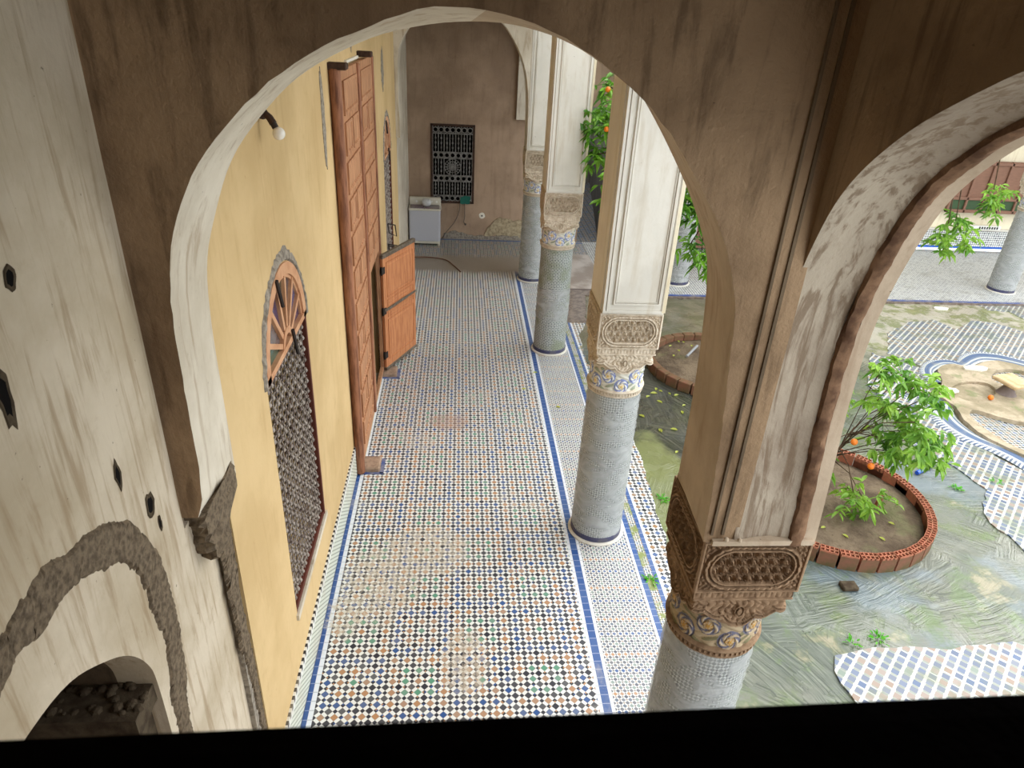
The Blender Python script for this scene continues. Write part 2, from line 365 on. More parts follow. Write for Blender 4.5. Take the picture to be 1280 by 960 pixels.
# ------------------------------------------------------------ mesh helpers
class MB:
    def __init__(s): s.v = []; s.f = []; s.uv = None; s.mi = []; s.mats = []
    def add(s, vs, fs, m=0):
        o = len(s.v); s.v += [tuple(v) for v in vs]; s.f += [tuple(i+o for i in f) for f in fs]; s.mi += [m]*len(fs)
    def box(s, a, b, m=0, rot=None, piv=None):
        x0, y0, z0 = a; x1, y1, z1 = b
        vs = [(x0, y0, z0), (x1, y0, z0), (x1, y1, z0), (x0, y1, z0), (x0, y0, z1), (x1, y0, z1), (x1, y1, z1), (x0, y1, z1)]
        if rot is not None:
            p = Vector(piv) if piv else Vector(((x0+x1)/2, (y0+y1)/2, (z0+z1)/2)); vs = [rot @ (Vector(v)-p)+p for v in vs]
        s.add(vs, [(0, 3, 2, 1), (4, 5, 6, 7), (0, 1, 5, 4), (1, 2, 6, 5), (2, 3, 7, 6), (3, 0, 4, 7)], m)
    def cbox(s, a, b, c=.01, m=0):
        # chamfered box
        x0, y0, z0 = a; x1, y1, z1 = b
        def ring(z, d): return [(x0+d, y0, z), (x1-d, y0, z), (x1, y0+d, z), (x1, y1-d, z), (x1-d, y1, z), (x0+d, y1, z), (x0, y1-d, z), (x0, y0+d, z)]
        rings = [[(min(max(px, x0+c), x1-c), min(max(py, y0+c), y1-c), z0) for px, py, _ in ring(z0, c)], ring(z0+c, c), ring(z1-c, c), [(min(max(px, x0+c), x1-c), min(max(py, y0+c), y1-c), z1) for px, py, _ in ring(z1, c)]]
        s.loft(rings, True, True, m)
    def loft(s, rings, closed=True, caps=False, m=0):
        k = len(rings[0]); vs = [p for r in rings for p in r]; fs = []
        for i in range(len(rings)-1):
            for j in range(k if closed else k-1):
                a = i*k+j; b = i*k+(j+1) % k; fs.append((a, b, b+k, a+k))
        if caps: fs.append(tuple(reversed(range(k)))); fs.append(tuple(range((len(rings)-1)*k, len(rings)*k)))
        s.add(vs, fs, m)
    def tube(s, pts, r, k=8, caps=True, m=0):
        pts = [Vector(p) for p in pts]; rs = r if isinstance(r, (list, tuple)) else [r]*len(pts); rings = []
        n = None
        for i, p in enumerate(pts):
            t = (pts[min(i+1, len(pts)-1)]-pts[max(i-1, 0)]).normalized()
            if n is None: n = t.orthogonal().normalized()
            n = (n-t*n.dot(t)).normalized(); b = t.cross(n)
            rings.append([tuple(p+(n*math.cos(2*PI*j/k)+b*math.sin(2*PI*j/k))*rs[i]) for j in range(k)])
        s.loft(rings, True, caps, m)
    def lathe(s, prof, k=32, c=(0, 0), m=0, caps=True):
        s.loft([[(c[0]+r*math.cos(2*PI*j/k), c[1]+r*math.sin(2*PI*j/k), z) for j in range(k)] for r, z in prof], True, caps, m)
    def ball(s, c, r, k=8, n=5, m=0, sz=1.0):
        s.loft([[(c[0]+max(.02, math.sin(PI*i/n))*r*math.cos(2*PI*j/k), c[1]+max(.02, math.sin(PI*i/n))*r*math.sin(2*PI*j/k), c[2]-r*sz*math.cos(PI*i/n)) for j in range(k)] for i in range(n+1)], True, True, m)
    def slab(s, outer, holes, fn, t0, t1, m=0, mside=None):
        """extrude a 2D polygon with holes; fn(a,b,t) -> 3D"""
        bm = bmesh.new(); es = []
        for lp in [outer]+list(holes):
            vs = [bm.verts.new((p[0], p[1], 0)) for p in lp]
            for i in range(len(vs)): es.append(bm.edges.new((vs[i], vs[(i+1) % len(vs)])))
        bmesh.ops.triangle_fill(bm, use_beauty=True, use_dissolve=False, edges=es)
        bm.verts.index_update(); P = [(v.co.x, v.co.y) for v in bm.verts]
        F = [[v.index for v in f.verts] for f in bm.faces]; bm.free()
        s.add([fn(a, b, t1) for a, b in P], F, m)
        s.add([fn(a, b, t0) for a, b in P], [f[::-1] for f in F], m)
        for lp in [outer]+list(holes):
            k = len(lp); s.add([fn(a, b, t0) for a, b in lp]+[fn(a, b, t1) for a, b in lp], [(i, (i+1) % k, (i+1) % k+k, i+k) for i in range(k)], m if mside is None else mside)
    def build(s, name, mat, parent=None, smooth=False, loc=None):
        me = bpy.data.meshes.new(name); me.from_pydata(s.v, [], s.f)
        for mm in (mat if isinstance(mat, list) else [mat]): me.materials.append(MAT[mm])
        if isinstance(mat, list): me.polygons.foreach_set('material_index', s.mi)
        bm = bmesh.new(); bm.from_mesh(me); bmesh.ops.recalc_face_normals(bm, faces=bm.faces); bm.to_mesh(me); bm.free()
        if smooth: me.shade_smooth()
        o = bpy.data.objects.new(name, me); COL.objects.link(o)
        if parent: o.parent = parent
        if loc: o.location = loc
        return o
def smooth_angle(o, deg=35):
    me = o.data; me.shade_smooth()
    try: me.set_sharp_from_angle(angle=math.radians(deg))
    except Exception: pass
    return o
def tag(o, label, cat, group=None, kind=None):
    o['label'] = label; o['category'] = cat
    if group: o['group'] = group
    if kind: o['kind'] = kind
    return o
def thing(name, label, cat, loc=(0, 0, 0), group=None, rz=0):
    o = bpy.data.objects.new(name, None); o.empty_display_size = .1; COL.objects.link(o); o.location = loc; o.rotation_euler = (0, 0, rz)
    return tag(o, label, cat, group)
def struct(o, label=None):
    o['kind'] = 'structure'
    if label: o['label'] = label
    return o
def copy_tree(o, parent=None):
    c = o.copy(); COL.objects.link(c)
    if parent: c.parent = parent
    for ch in list(o.children): copy_tree(ch, c)
    return c
def lerp(a, b, t): return a+(b-a)*t
def jag(poly, amp, step, closed=True, seed=0):
    rnd = random.Random(seed); out = []; n = len(poly)
    for i in range(n if closed else n-1):
        a = poly[i]; b = poly[(i+1) % n]; L = math.dist(a, b); k = max(1, int(L/step))
        for j in range(k):
            t = j/k; out.append((lerp(a[0], b[0], t)+rnd.uniform(-amp, amp), lerp(a[1], b[1], t)+rnd.uniform(-amp, amp)))
    if not closed: out.append(poly[-1])
    return out
def catmull(pts, k=6, closed=False):
    out = []; n = len(pts)
    rng = range(n) if closed else range(n-1)
    for i in rng:
        p = [pts[(i+d) % n] if closed else pts[min(max(i+d, 0), n-1)] for d in (-1, 0, 1, 2)]
        for j in range(k):
            t = j/k
            out.append(tuple(.5*((2*p[1][c])+(-p[0][c]+p[2][c])*t+(2*p[0][c]-5*p[1][c]+4*p[2][c]-p[3][c])*t*t+(-p[0][c]+3*p[1][c]-3*p[2][c]+p[3][c])*t**3) for c in range(len(p[0]))))
    if not closed: out.append(tuple(pts[-1]))
    return out

# ------------------------------------------------------------ grounds
ZT = 7.0
m = MB(); edge = [(2.32, -1), (2.16, 3.0), (2.1, 4.4), (2.16, 4.77), (2.3, 5.56), (2.34, 6.5), (2.41, 7.4), (2.3, 9.0), (2.12, 10.2), (2.16, 11.2), (2.4, 11.9), (2.6, 13.2), (21, 13.2)]
e2 = jag(edge, .02, .12, False, 3)
m.slab([(-1.7, -1)]+e2+[(21, 17.2), (-1.7, 17.2)], [], lambda a, b, t: (a, b, t), -.25, 0)
struct(m.build('floor', ['zellige_gallery']), 'zellige tiled gallery floor with blue border lines')
# far gallery floor overlay (plain paler zellige beyond the patio)
m = MB(); m.slab([(3.1, 13.34), (21, 13.34), (21, 17.0), (3.1, 17.0)], [], lambda a, b, t: (a, b, t), .0, .006)
struct(m.build('floor', 'zellige_far'), 'grey zellige floor of the far gallery')
m = MB(); m.box((3.1, 13.27, -.02), (21, 13.345, .012)); MAT_blue = simple('blue_edge', (64, 88, 150), .4, .4, nz=6, rgb2=(140, 140, 150)); struct(m.build('trim_1', 'blue_edge'))
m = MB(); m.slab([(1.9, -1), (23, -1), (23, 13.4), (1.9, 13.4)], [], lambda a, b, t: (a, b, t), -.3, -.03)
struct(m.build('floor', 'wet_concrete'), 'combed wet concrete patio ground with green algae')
patches = {
 'a': [(3.4, 2.4), (9.5, 2.4), (9.5, 4.25), (5.4, 4.28), (4.9, 4.3), (4.5, 4.22), (4.1, 4.28), (3.75, 4.24), (3.45, 4.2), (3.37, 3.9), (3.42, 3.5)],
 'b': [(6.65, 8.47), (7.3, 8.96), (7.3, 8.3), (7.3, 7.61), (7.6, 6.8), (7.9, 5.4), (6.36, 5.52), (6.36, 5.82), (6.31, 6.04), (6.33, 6.22), (6.7, 6.7), (6.64, 7.13), (6.61, 7.26), (6.31, 7.32), (6.38, 7.91)],
 'c': [(7.36, 10.7), (7.95, 10.1), (7.6, 9.3), (7.3, 8.6), (6.58, 8.35), (6.63, 9.48)],
 'd': [(8.18, 11.61), (8.9, 12.15), (9.53, 12.34), (9.73, 11.87), (10.35, 12.31), (10.74, 12.24), (11.13, 11.75), (10.6, 10.3), (10.03, 10.1), (9.78, 10.5), (9.51, 10.65), (9.1, 10.5), (8.79, 10.3), (8.1, 10.1), (7.67, 10.71)],
 'e': [(11.13, 13.25), (13.5, 13.25), (13.2, 12.5), (12.31, 12.3), (11.61, 12.37), (11.59, 12.88), (11.15, 12.95)]}
lab = {'a': 'blue and white zellige patch in front of the near corner column', 'b': 'zellige patch between the round planter and the star fountain', 'c': 'zellige patch left of the star fountain behind the leaves', 'd': 'worn grey zellige patch behind the star fountain', 'e': 'small zellige patch by the far gallery column'}
for i, (k, poly) in enumerate(patches.items()):
    m = MB(); m.slab(jag(poly, .025, .11, True, i), [], lambda a, b, t: (a, b, t), -.035, -.012-.003*i)
    struct(m.build('floor', 'zellige_patio'), lab[k])

# ------------------------------------------------------------ left wall
XW = -1.2
def arch_poly(y0, y1, z0, zs, rise, k=20):
    c = (y0+y1)/2; h = (y1-y0)/2
    return [(y0, z0)]+[(c-h*math.cos(PI*i/k), zs+rise*math.sin(PI*i/k)) for i in range(k+1)]+[(y1, z0)]
W1 = (3.95, 5.17); W2 = (11.45, 12.6)
yl = lambda a, b, t: (t, a, b)
m = MB()
h1 = arch_poly(W1[0], W1[1], .86, 2.83, .6); h2 = arch_poly(W2[0], W2[1], .86, 2.83, .6)
h3 = [(7.1, .0+.02), (7.1, 4.35), (9.68, 4.35), (9.68, .02)]
m.slab([(3.02, 0), (13.9, 0), (13.9, ZT), (3.02, ZT)], [h1, h2, h3], yl, XW-.45, XW)
struct(m.build('wall_left', 'plaster_yellow'), 'yellow ochre plastered gallery wall')
m = MB(); m.box((XW-.45, 13.9, 0), (XW, 17.2, ZT)); struct(m.build('wall_left', 'plaster_pale'), 'pale plaster wall beside the washing machine')
m = MB(); m.box((XW, 3.08, 0), (XW+.018, 6.98, .4)); struct(m.build('baseboard_left', 'tile_dado'), 'striped tile skirting at foot of the yellow wall')
m = MB(); m.box((XW, 9.75, 0), (XW+.018, 13.8, .4)); struct(m.build('baseboard_left', 'tile_dado'), 'striped tile skirting beyond the tall door')
# rooms behind the windows and the door
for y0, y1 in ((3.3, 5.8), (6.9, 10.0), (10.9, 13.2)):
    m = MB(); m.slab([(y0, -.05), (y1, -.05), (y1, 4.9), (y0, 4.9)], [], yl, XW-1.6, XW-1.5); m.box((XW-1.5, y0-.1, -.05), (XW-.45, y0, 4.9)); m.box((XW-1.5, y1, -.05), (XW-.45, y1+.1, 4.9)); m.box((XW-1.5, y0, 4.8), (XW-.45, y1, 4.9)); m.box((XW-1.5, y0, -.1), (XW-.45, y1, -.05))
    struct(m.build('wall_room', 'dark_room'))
# near white plaster with its arched recess
XN = -1.25
hole = catmull([(.35, 1.2), (.35, 2.3), (.5, 2.75), (.8, 2.98), (1.1, 3.06), (1.41, 3.05), (1.62, 3.0), (1.8, 2.88), (1.95, 2.74), (2.05, 2.57), (2.08, 2.4), (2.08, 1.9), (2.08, 1.2)], 4)
out = [(-.6, 0)]+[(2.93+random.uniform(-.02, .02), z) for z in [0, .3, .6, .9, 1.2, 1.5, 1.8, 2.1, 2.35, 2.6]]+[(2.98, 2.7), (2.98, 2.82), (2.75, 2.82), (2.6, 2.82), (2.6, 6.3), (-.6, 6.3)]
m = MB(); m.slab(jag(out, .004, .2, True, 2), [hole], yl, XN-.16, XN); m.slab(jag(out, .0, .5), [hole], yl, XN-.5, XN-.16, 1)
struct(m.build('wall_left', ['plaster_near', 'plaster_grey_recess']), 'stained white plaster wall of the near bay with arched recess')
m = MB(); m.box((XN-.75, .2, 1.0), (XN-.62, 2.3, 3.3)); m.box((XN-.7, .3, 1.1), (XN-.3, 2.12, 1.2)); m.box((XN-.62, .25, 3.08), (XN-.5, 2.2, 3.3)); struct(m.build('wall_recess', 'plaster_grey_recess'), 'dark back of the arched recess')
# broken mortar rubble in the recess
m = MB(); rr = random.Random(5)
for i in range(46):
    a = (XN-.03-.4*rr.random(), 1.93+.15*rr.random(), 2.41+.015*rr.random()); s = rr.uniform(.008, .026)
    m.ball(a, s, 7, 5, 0, .7)
m.box((XN-.5, 1.9, 2.32), (XN-.02, 2.1, 2.42)); m.box((XN-.5, 1.9, 1.3), (XN-.06, 2.1, 2.3))
o = m.build('mortar_rubble', 'rubble'); tag(o, 'ledge of broken mortar rubble inside the arched wall recess', 'rubble')
# rough mortar scar following the arch
bo = [(1.2, 3.36), (1.45, 3.42), (1.51, 3.43), (1.67, 3.45), (1.83, 3.39), (2.01, 3.34), (2.2, 3.19), (2.32, 2.95), (2.35, 2.7), (2.35, 2.48), (2.32, 2.25), (2.25, 1.96), (2.25, .9)]
bi = [(1.2, 3.2), (1.39, 3.27), (1.47, 3.3), (1.61, 3.26), (1.73, 3.27), (1.88, 3.22), (2.06, 3.1), (2.15, 2.95), (2.17, 2.76), (2.2, 2.53), (2.17, 2.33), (2.12, 2.07), (2.1, .9)]
def scar(outer, inner, name, mat, x, amp=.016, step=.035, th=.012, seed=1, h=None):
    n = 320
    def line(P, sd):
        C = catmull(P, 8); L = [0]
        for q in range(1, len(C)): L.append(L[-1]+math.dist(C[q-1], C[q]))
        out = []; jx = 0
        for q in range(n+1):
            d_ = L[-1]*q/n
            while jx < len(L)-2 and L[jx+1] < d_: jx += 1
            t = (d_-L[jx])/max(1e-6, L[jx+1]-L[jx]); p = (lerp(C[jx][0], C[jx+1][0], t), lerp(C[jx][1], C[jx+1][1], t))
            w1 = mnoise.noise((d_*9, sd, 0))*amp*1.3+mnoise.noise((d_*38, sd, 3))*amp*.9+mnoise.noise((d_*110, sd, 7))*amp*.5
            w2 = mnoise.noise((d_*9, sd, 11))*amp*1.3+mnoise.noise((d_*38, sd, 13))*amp*.9
            out.append((p[0]+w1, p[1]+w2))
        return out
    pa = line(outer, seed*3.1); pb = line(inner, seed*7.7+2)
    m = MB(); k = 10; rd = random.Random(seed); rings = []
    for i in range(n+1):
        rings.append([(x-.004 if j in (0, k) else x+th*(.7+.5*rd.random()), lerp(pb[i][0], pa[i][0], j/k), lerp(pb[i][1], pa[i][1], j/k)) for j in range(k+1)])
    m.loft(rings, False); return m.build(name, mat)
o = scar(bo, bi, 'trim_2', 'mortar', XN); struct(o, 'rough grey mortar scar arching over the broken recess')
o = scar([(3.06, 2.9), (3.05, 2.5), (3.0, 2.0), (3.03, 1.5), (3.04, 1.0), (3.06, .5), (3.06, 0)], [(2.9, 2.66), (2.88, 2.45), (2.86, 2.1), (2.89, 1.7), (2.93, 1.3), (2.95, .9), (2.97, 0)], 'trim_3', 'mortar', XW-.02, .018, .03, .012, 4); struct(o, 'crumbling mortar joint between white and yellow plaster')
m = MB(); m.box((XW-.4, 2.9, 0), (XW-.02, 3.1, ZT)); struct(m.build('wall_left', 'mortar_grey'))
# small putlog holes (dark sockets with raised broken lips)
for (y, z, ry, rz) in ((2.36, 3.15, .035, .05), (2.19, 3.42, .02, .06), (2.4, 3.02, .012, .035), (1.76, 4.0, .03, .09), (1.93, 4.28, .025, .03)):
    m = MB(); k = 14; rd = random.Random(int(y*100)); rad = [rd.uniform(.8, 1.2) for _ in range(k)]
    for sc_, dx, in ((1.0, 0),):
        r0 = [(XN+.001, y+1.15*ry*rad[j]*math.cos(2*PI*j/k), z+1.15*rz*rad[j]*math.sin(2*PI*j/k)) for j in range(k)]
        r1 = [(XN+.005, y+1.0*ry*rad[j]*math.cos(2*PI*j/k), z+1.0*rz*rad[j]*math.sin(2*PI*j/k)) for j in range(k)]
        r2 = [(XN+.002, y+.7*ry*rad[j]*math.cos(2*PI*j/k), z+.7*rz*rad[j]*math.sin(2*PI*j/k)) for j in range(k)]
        m.loft([r0, r1, r2], True); m.add(r2, [tuple(range(k))], 1)
    o = m.build('trim_4', ['rubble', 'black_void']); struct(o, 'small broken putlog hole in the near plaster')

# ------------------------------------------------------------ transverse arches
def trans_wall(name, mats, y0, y1, front, back, xl, xr, zt, label):
    """front/back: opening profile points (x,z) from left foot over the crown to right foot"""
    F = catmull(front, 5); B = catmull(back, 5); n = 100
    def res(P):
        L = [0]
        for i in range(1, len(P)): L.append(L[-1]+math.dist(P[i-1], P[i]))
        out = []; j = 0
        for i in range(n+1):
            d = L[-1]*i/n
            while j < len(L)-2 and L[j+1] < d: j += 1
            t = (d-L[j])/max(1e-6, L[j+1]-L[j]); out.append((lerp(P[j][0], P[j+1][0], t), lerp(P[j][1], P[j+1][1], t)))
        return out
    F = res(F); B = res(B); m = MB()
    rd = random.Random(3); F = [(a+rd.uniform(-.003, .003), b+rd.uniform(-.003, .003)) for a, b in F]
    for P, y in ((F, y0), (B, y1)):
        poly = [(xl, P[0][1])]+P+[(xr, P[-1][1]), (xr, zt), (xl, zt)]
        bm = bmesh.new(); vs = [bm.verts.new((p[0], p[1], 0)) for p in poly]
        es = [bm.edges.new((vs[i], vs[(i+1) % len(vs)])) for i in range(len(vs))]
        bmesh.ops.triangle_fill(bm, use_beauty=True, edges=es); bm.verts.index_update()
        m.add([(v.co.x, y, v.co.y) for v in bm.verts], [[v.index for v in f.verts] for f in bm.faces], 0); bm.free()
    K = 6; rings = [[(lerp(F[i][0], B[i][0], j/K), lerp(y0, y1, j/K), lerp(F[i][1], B[i][1], j/K)) for j in range(K+1)] for i in range(n+1)]
    h = n//2; m.loft(rings[:h+1], False, False, 1); m.loft(rings[h:], False, False, 2)
    for (a, b, z0, z1) in ((xl, F[0][0], F[0][1], B[0][1]), (xr, F[-1][0], F[-1][1], B[-1][1])):
        bx = B[0][0] if a == xl else B[-1][0]
        m.add([(a, y0, z0), (b, y0, z0), (bx, y1, z1), (a, y1, z1)], [(0, 1, 2, 3)], 0)
    m.add([(xl, y0, zt), (xr, y0, zt), (xr, y1, zt), (xl, y1, zt)], [(0, 1, 2, 3)], 0)
    for a, z0, z1 in ((xl, F[0][1], B[0][1]), (xr, F[-1][1], B[-1][1])):
        m.add([(a, y0, z0), (a, y1, z1), (a, y1, zt), (a, y0, zt)], [(0, 1, 2, 3)], 0)
    o = m.build(name, mats); smooth_angle(o, 30); return struct(o, label)
F1 = [(-1.19, 2.86), (-1.15, 3.03), (-1.14, 3.49), (-1.13, 3.86), (-1.1, 4.09), (-1.04, 4.28), (-.93, 4.48), (-.76, 4.66), (-.59, 4.8), (-.42, 4.89), (-.2, 4.98), (-.02, 5.01), (.17, 4.99), (.34, 4.94), (.51, 4.85), (.71, 4.7), (.89, 4.49), (1.05, 4.25), (1.15, 3.98), (1.18, 3.72), (1.22, 3.3), (1.25, 2.7)]
B1 = [(-1.2, 2.7), (-1.199, 3.26), (-1.195, 3.61), (-1.17, 3.9), (-1.1, 4.13), (-.99, 4.38), (-.83, 4.58), (-.65, 4.74), (-.4, 4.87), (-.2, 4.93), (0, 4.96), (.2, 4.96), (.4, 4.92), (.55, 4.86), (.74, 4.76), (1.0, 4.41), (1.16, 4.12), (1.23, 3.88), (1.27, 3.35), (1.28, 2.7)]
trans_wall('wall_arch_near', ['plaster_brown', 'plaster_pale', 'plaster_tan'], 2.63, 3.2, F1, B1, XN-.05, 1.42, 6.3, 'brown plastered transverse wall with the near gallery arch')
F2 = [(-1.12, 2.83), (-1.13, 3.2), (-1.14, 3.9), (-1.12, 4.3), (-1.05, 4.5), (-.92, 4.7), (-.72, 4.88), (-.51, 4.99), (-.2, 5.06), (0, 5.08), (.32, 5.03), (.63, 4.92), (.9, 4.64), (1.14, 4.2), (1.25, 3.66), (1.28, 2.7)]
trans_wall('wall_arch_far', ['plaster_pale', 'plaster_pale', 'plaster_pale'], 13.795, 14.39, F2, F2, XW-.02, 1.285, ZT, 'pale transverse wall with the far gallery arch')
# groove between bay pier and transverse wall face, and bottom ledge of the left pendant
m = MB()
for x in (1.28,): m.box((x-.006, 2.618, 2.75), (x+.006, 2.632, 6.3))
m.box((1.33, 2.622, 2.75), (1.345, 2.632, 6.3)); struct(m.build('trim_5', 'plaster_grey_recess'))
m = MB(); rd = random.Random(8); rings = []
for i in range(13):
    z = 2.56+.32*i/12; g = min(1, (z-2.5)/.2)
    base = [(XN-.02, 2.66), (XN+.05, 2.64), (-1.165, 2.66), (-1.16, 2.76), (-1.165, 2.88), (-1.17, 3.0), (-1.18, 3.08), (-1.2, 3.17), (XN-.02, 3.17)]
    rings.append([(px_+rd.uniform(-.012, .012)*(k not in (0, 8)), lerp(2.72, py_, g)+rd.uniform(-.02, .02), z+rd.uniform(-.008, .008)-.05*(k > 4)) for k, (px_, py_) in enumerate(base)])
m.loft(rings, True, True)
o = m.build('trim_6', 'mortar'); struct(o, 'grey mortar stub under the left foot of the near arch')

# ------------------------------------------------------------ arcade wall on the right
AX0, AX1 = 1.28, 1.83
def side_split(o, tan='plaster_tan', white='plaster_white'):
    me = o.data
    for p in me.polygons:
        p.material_index = 1 if (p.normal.x < -.9) else (0 if p.normal.x < .9 else 0)
piers = [(2.66, 3.2), (5.65, 6.25), (10.3, 10.9), (13.8, 14.4)]
ZC = 2.69
outer = [(2.66, ZC), (3.2, ZC)]; 
poly = [(2.8, ZC), (3.2, ZC)]
def ell(y0, y1, zs, rise, k=24): 
    c = (y0+y1)/2; h = (y1-y0)/2; return [(c-h*math.cos(PI*i/k), zs+rise*math.sin(PI*i/k)) for i in range(k+1)]
poly += ell(3.2, 5.65, 4.6, 1.15)+[(5.65, ZC), (6.25, ZC)]+ell(6.25, 10.3, 4.7, 1.5)+[(10.3, ZC), (10.9, ZC)]+ell(10.9, 13.8, 4.6, 1.2)+[(13.8, ZC), (14.4, ZC), (14.4, ZT), (2.8, ZT)]
m = MB(); m.slab(poly, [], yl, AX0, AX1); o = m.build('wall_right', ['plaster_white', 'plaster_tan']); side_split(o); smooth_angle(o, 30); struct(o, 'arcade wall and piers between gallery and patio')
# arch of the near bay (second arch) with its profile loft
P2 = [(2.62, ZC), (2.66, 3.1), (2.70, 3.5), (2.69, 3.9), (2.58, 4.29), (2.45, 4.52), (2.22, 4.72), (1.95, 4.87), (1.7, 4.97), (1.35, 5.03), (1.0, 4.97), (.75, 4.87), (.48, 4.72), (.25, 4.52), (.12, 4.29), (.02, 3.9), (.0, 3.5), (.04, 3.1), (.08, ZC)]
C2 = catmull(P2, 6)
m = MB()
for x in (1.40, 1.83):
    pl = [(2.9, ZC)]+C2+[(-.6, ZC), (-.6, 6.3), (2.9, 6.3)]
    bm = bmesh.new(); vs = [bm.verts.new((p[0], p[1], 0)) for p in pl]; es = [bm.edges.new((vs[i], vs[(i+1) % len(vs)])) for i in range(len(vs))]
    bmesh.ops.triangle_fill(bm, use_beauty=True, edges=es); bm.verts.index_update(); m.add([(x, v.co.x, v.co.y) for v in bm.verts], [[v.index for v in f.verts] for f in bm.faces], 0); bm.free()
xs = [1.40, 1.43, 1.52, 1.6, 1.68, 1.69]; cen = (1.35, 3.7)
def off(p, d):
    v = Vector((cen[0]-p[0], (cen[1]-p[1]) if p[1] > 3.9 else 0)); v.normalize(); return (p[0]+v.x*d, p[1]+v.y*d)
offs = [0, .0, -.022, -.03, -.012, -.01]
m.loft([[(xs[k], *off(p, offs[k])) for k in range(6)] for p in C2], False, False, 1)
xr = [1.69, 1.695, 1.72, 1.75, 1.765]; ro = [-.01, .012, .02, .016, -.004]; dense = catmull(P2, 16)
def rn(i, k, sd): return mnoise.noise((i*.11, k*1.7, sd))*.006+mnoise.noise((i*.5, k*2.3, sd+4))*.004
m.loft([[(xr[k]+rn(i, k, 1)*1.6, *off(p, ro[k]+rn(i, k, 9)*(1 if 0 < k < 4 else .2))) for k in range(5)] for i, p in enumerate(dense)], False, False, 2)
m.loft([[(a, *off(p, b)) for a, b in ((1.765, -.004), (1.83, 0.0))] for p in C2], False, False, 3)
m.box((1.40, 2.9, ZC), (1.83, 2.905, 6.3)); m.box((1.4, -.6, 0), (1.83, .0, ZC+.02)); m.add([(1.4, 2.62, ZC), (1.83, 2.62, ZC), (1.83, 2.9, ZC), (1.4, 2.9, ZC)], [(0, 1, 2, 3)], 0)
o = m.build('wall_right', ['plaster_brown', 'intrados_grey', 'rough_brown', 'plaster_tan']); smooth_angle(o, 40); struct(o, 'near bay arcade wall with its grey streaked arch')
# the end bay arch and its pendant leg at the back wall
E2 = [(14.4, ZC), (14.4, 3.9), (14.6, 4.5), (15.1, 4.95), (15.6, 5.05), (16.2, 4.9), (16.6, 4.5), (16.78, 4.0), (16.78, 2.86), (16.9, 2.86), (16.9, ZT), (14.3, ZT), (14.3, ZC)]
m = MB(); m.slab(E2, [], yl, AX0, AX1); struct(m.build('wall_right', 'plaster_pale'), 'pale arch wall of the end bay with a hanging leg')

# pier panel mouldings: raised frames on the faces that look down the gallery
def frame(m, y, z0, z1, x0, x1, wd, th):
    for a, b in (((x0, z0), (x1, z0+wd)), ((x0, z0+wd), (x0+wd, z1)), ((x1-wd, z0+wd), (x1, z1))):
        m.box((a[0], y-th, a[1]), (b[0], y+.002, b[1]))
for y0, nm in ((5.65, 'white panel moulding on the pier of the wrapped middle column'), (10.3, 'white panel moulding on the pier of the second far column'), (13.8, 'white panel moulding on the farthest gallery pier')):
    m = MB(); frame(m, y0, ZC+.015, 5.0, AX0, AX1, .022, .012); frame(m, y0, ZC+.09, 5.0, AX0+.085, AX1-.045, .014, .02); frame(m, y0, ZC+.112, 5.0, AX0+.108, AX1-.068, .006, .01)
    m.box((AX0+.03, y0-.016, ZC+.03), (AX0+.055, y0+.001, 5.0)); m.box((AX0-.012, y0+.04, ZC+.02), (AX0+.001, y0+.07, 5.0)); m.box((AX1-.018, y0-.014, ZC+.02), (AX1+.014, y0+.02, 5.0), 1)
    struct(m.build('trim_7', ['plaster_white', 'plaster_cream']), nm)
# bottom fillet of the near pier
m = MB(); m.box((1.29, 2.608, ZC), (1.815, 2.68, ZC+.03)); m.box((1.276, 2.65, ZC), (1.3, 3.2, ZC+.03))
m.ball((1.35, 2.60, ZC+.05), .014); m.ball((1.42, 2.60, ZC+.045), .012); struct(m.build('trim_8', 'plaster_tan'))

# ------------------------------------------------------------ columns
HB = .287
def side_relief(u, v, H):
    """relief depth on one face of the capital block"""
    vc = v-H/2; hs = .122; hl = .232-hs
    dx = max(0, abs(u)-hl); sd = math.hypot(dx, vc)-hs
    d = 0.0
    if sd < -.012:
        a = u/.058; b = v/.056; r = math.floor(b); a2 = a+(.5 if int(r) % 2 else 0)
        fa = a2-math.floor(a2)-.5; fb = b-r-.5
        e = math.hypot(fa*1.25, fb*.95); d = -.016
        if e < .34: d = -.016+.020*(1-e/.34)**.5
        if e < .16 and abs(fa) < .05: d -= .008
        if .42 < e < .5: d = -.006
    elif sd < .0: d = .004
    elif sd < .010: d = -.010
    elif sd < .026:
        s = math.atan2(vc, (u-math.copysign(hl, u)) if abs(u) > hl else 1e-3 if False else u)*9 if abs(u) > hl else u*95
        d = .003+.004*abs(math.sin(s))
    elif sd < .034: d = -.008
    else:
        d = -.012+.013*abs(math.sin(u*95+math.sin(v*80)*1.6)*math.sin(v*90+math.cos(u*70)*1.5))**.6
    if abs(u) > HB-.014 or v < .012 or v > H-.012: d = .002
    elif abs(u) > HB-.02 or v < .018 or v > H-.018: d = -.010
    return d*1.8+(.004 if d < 0 else 0)
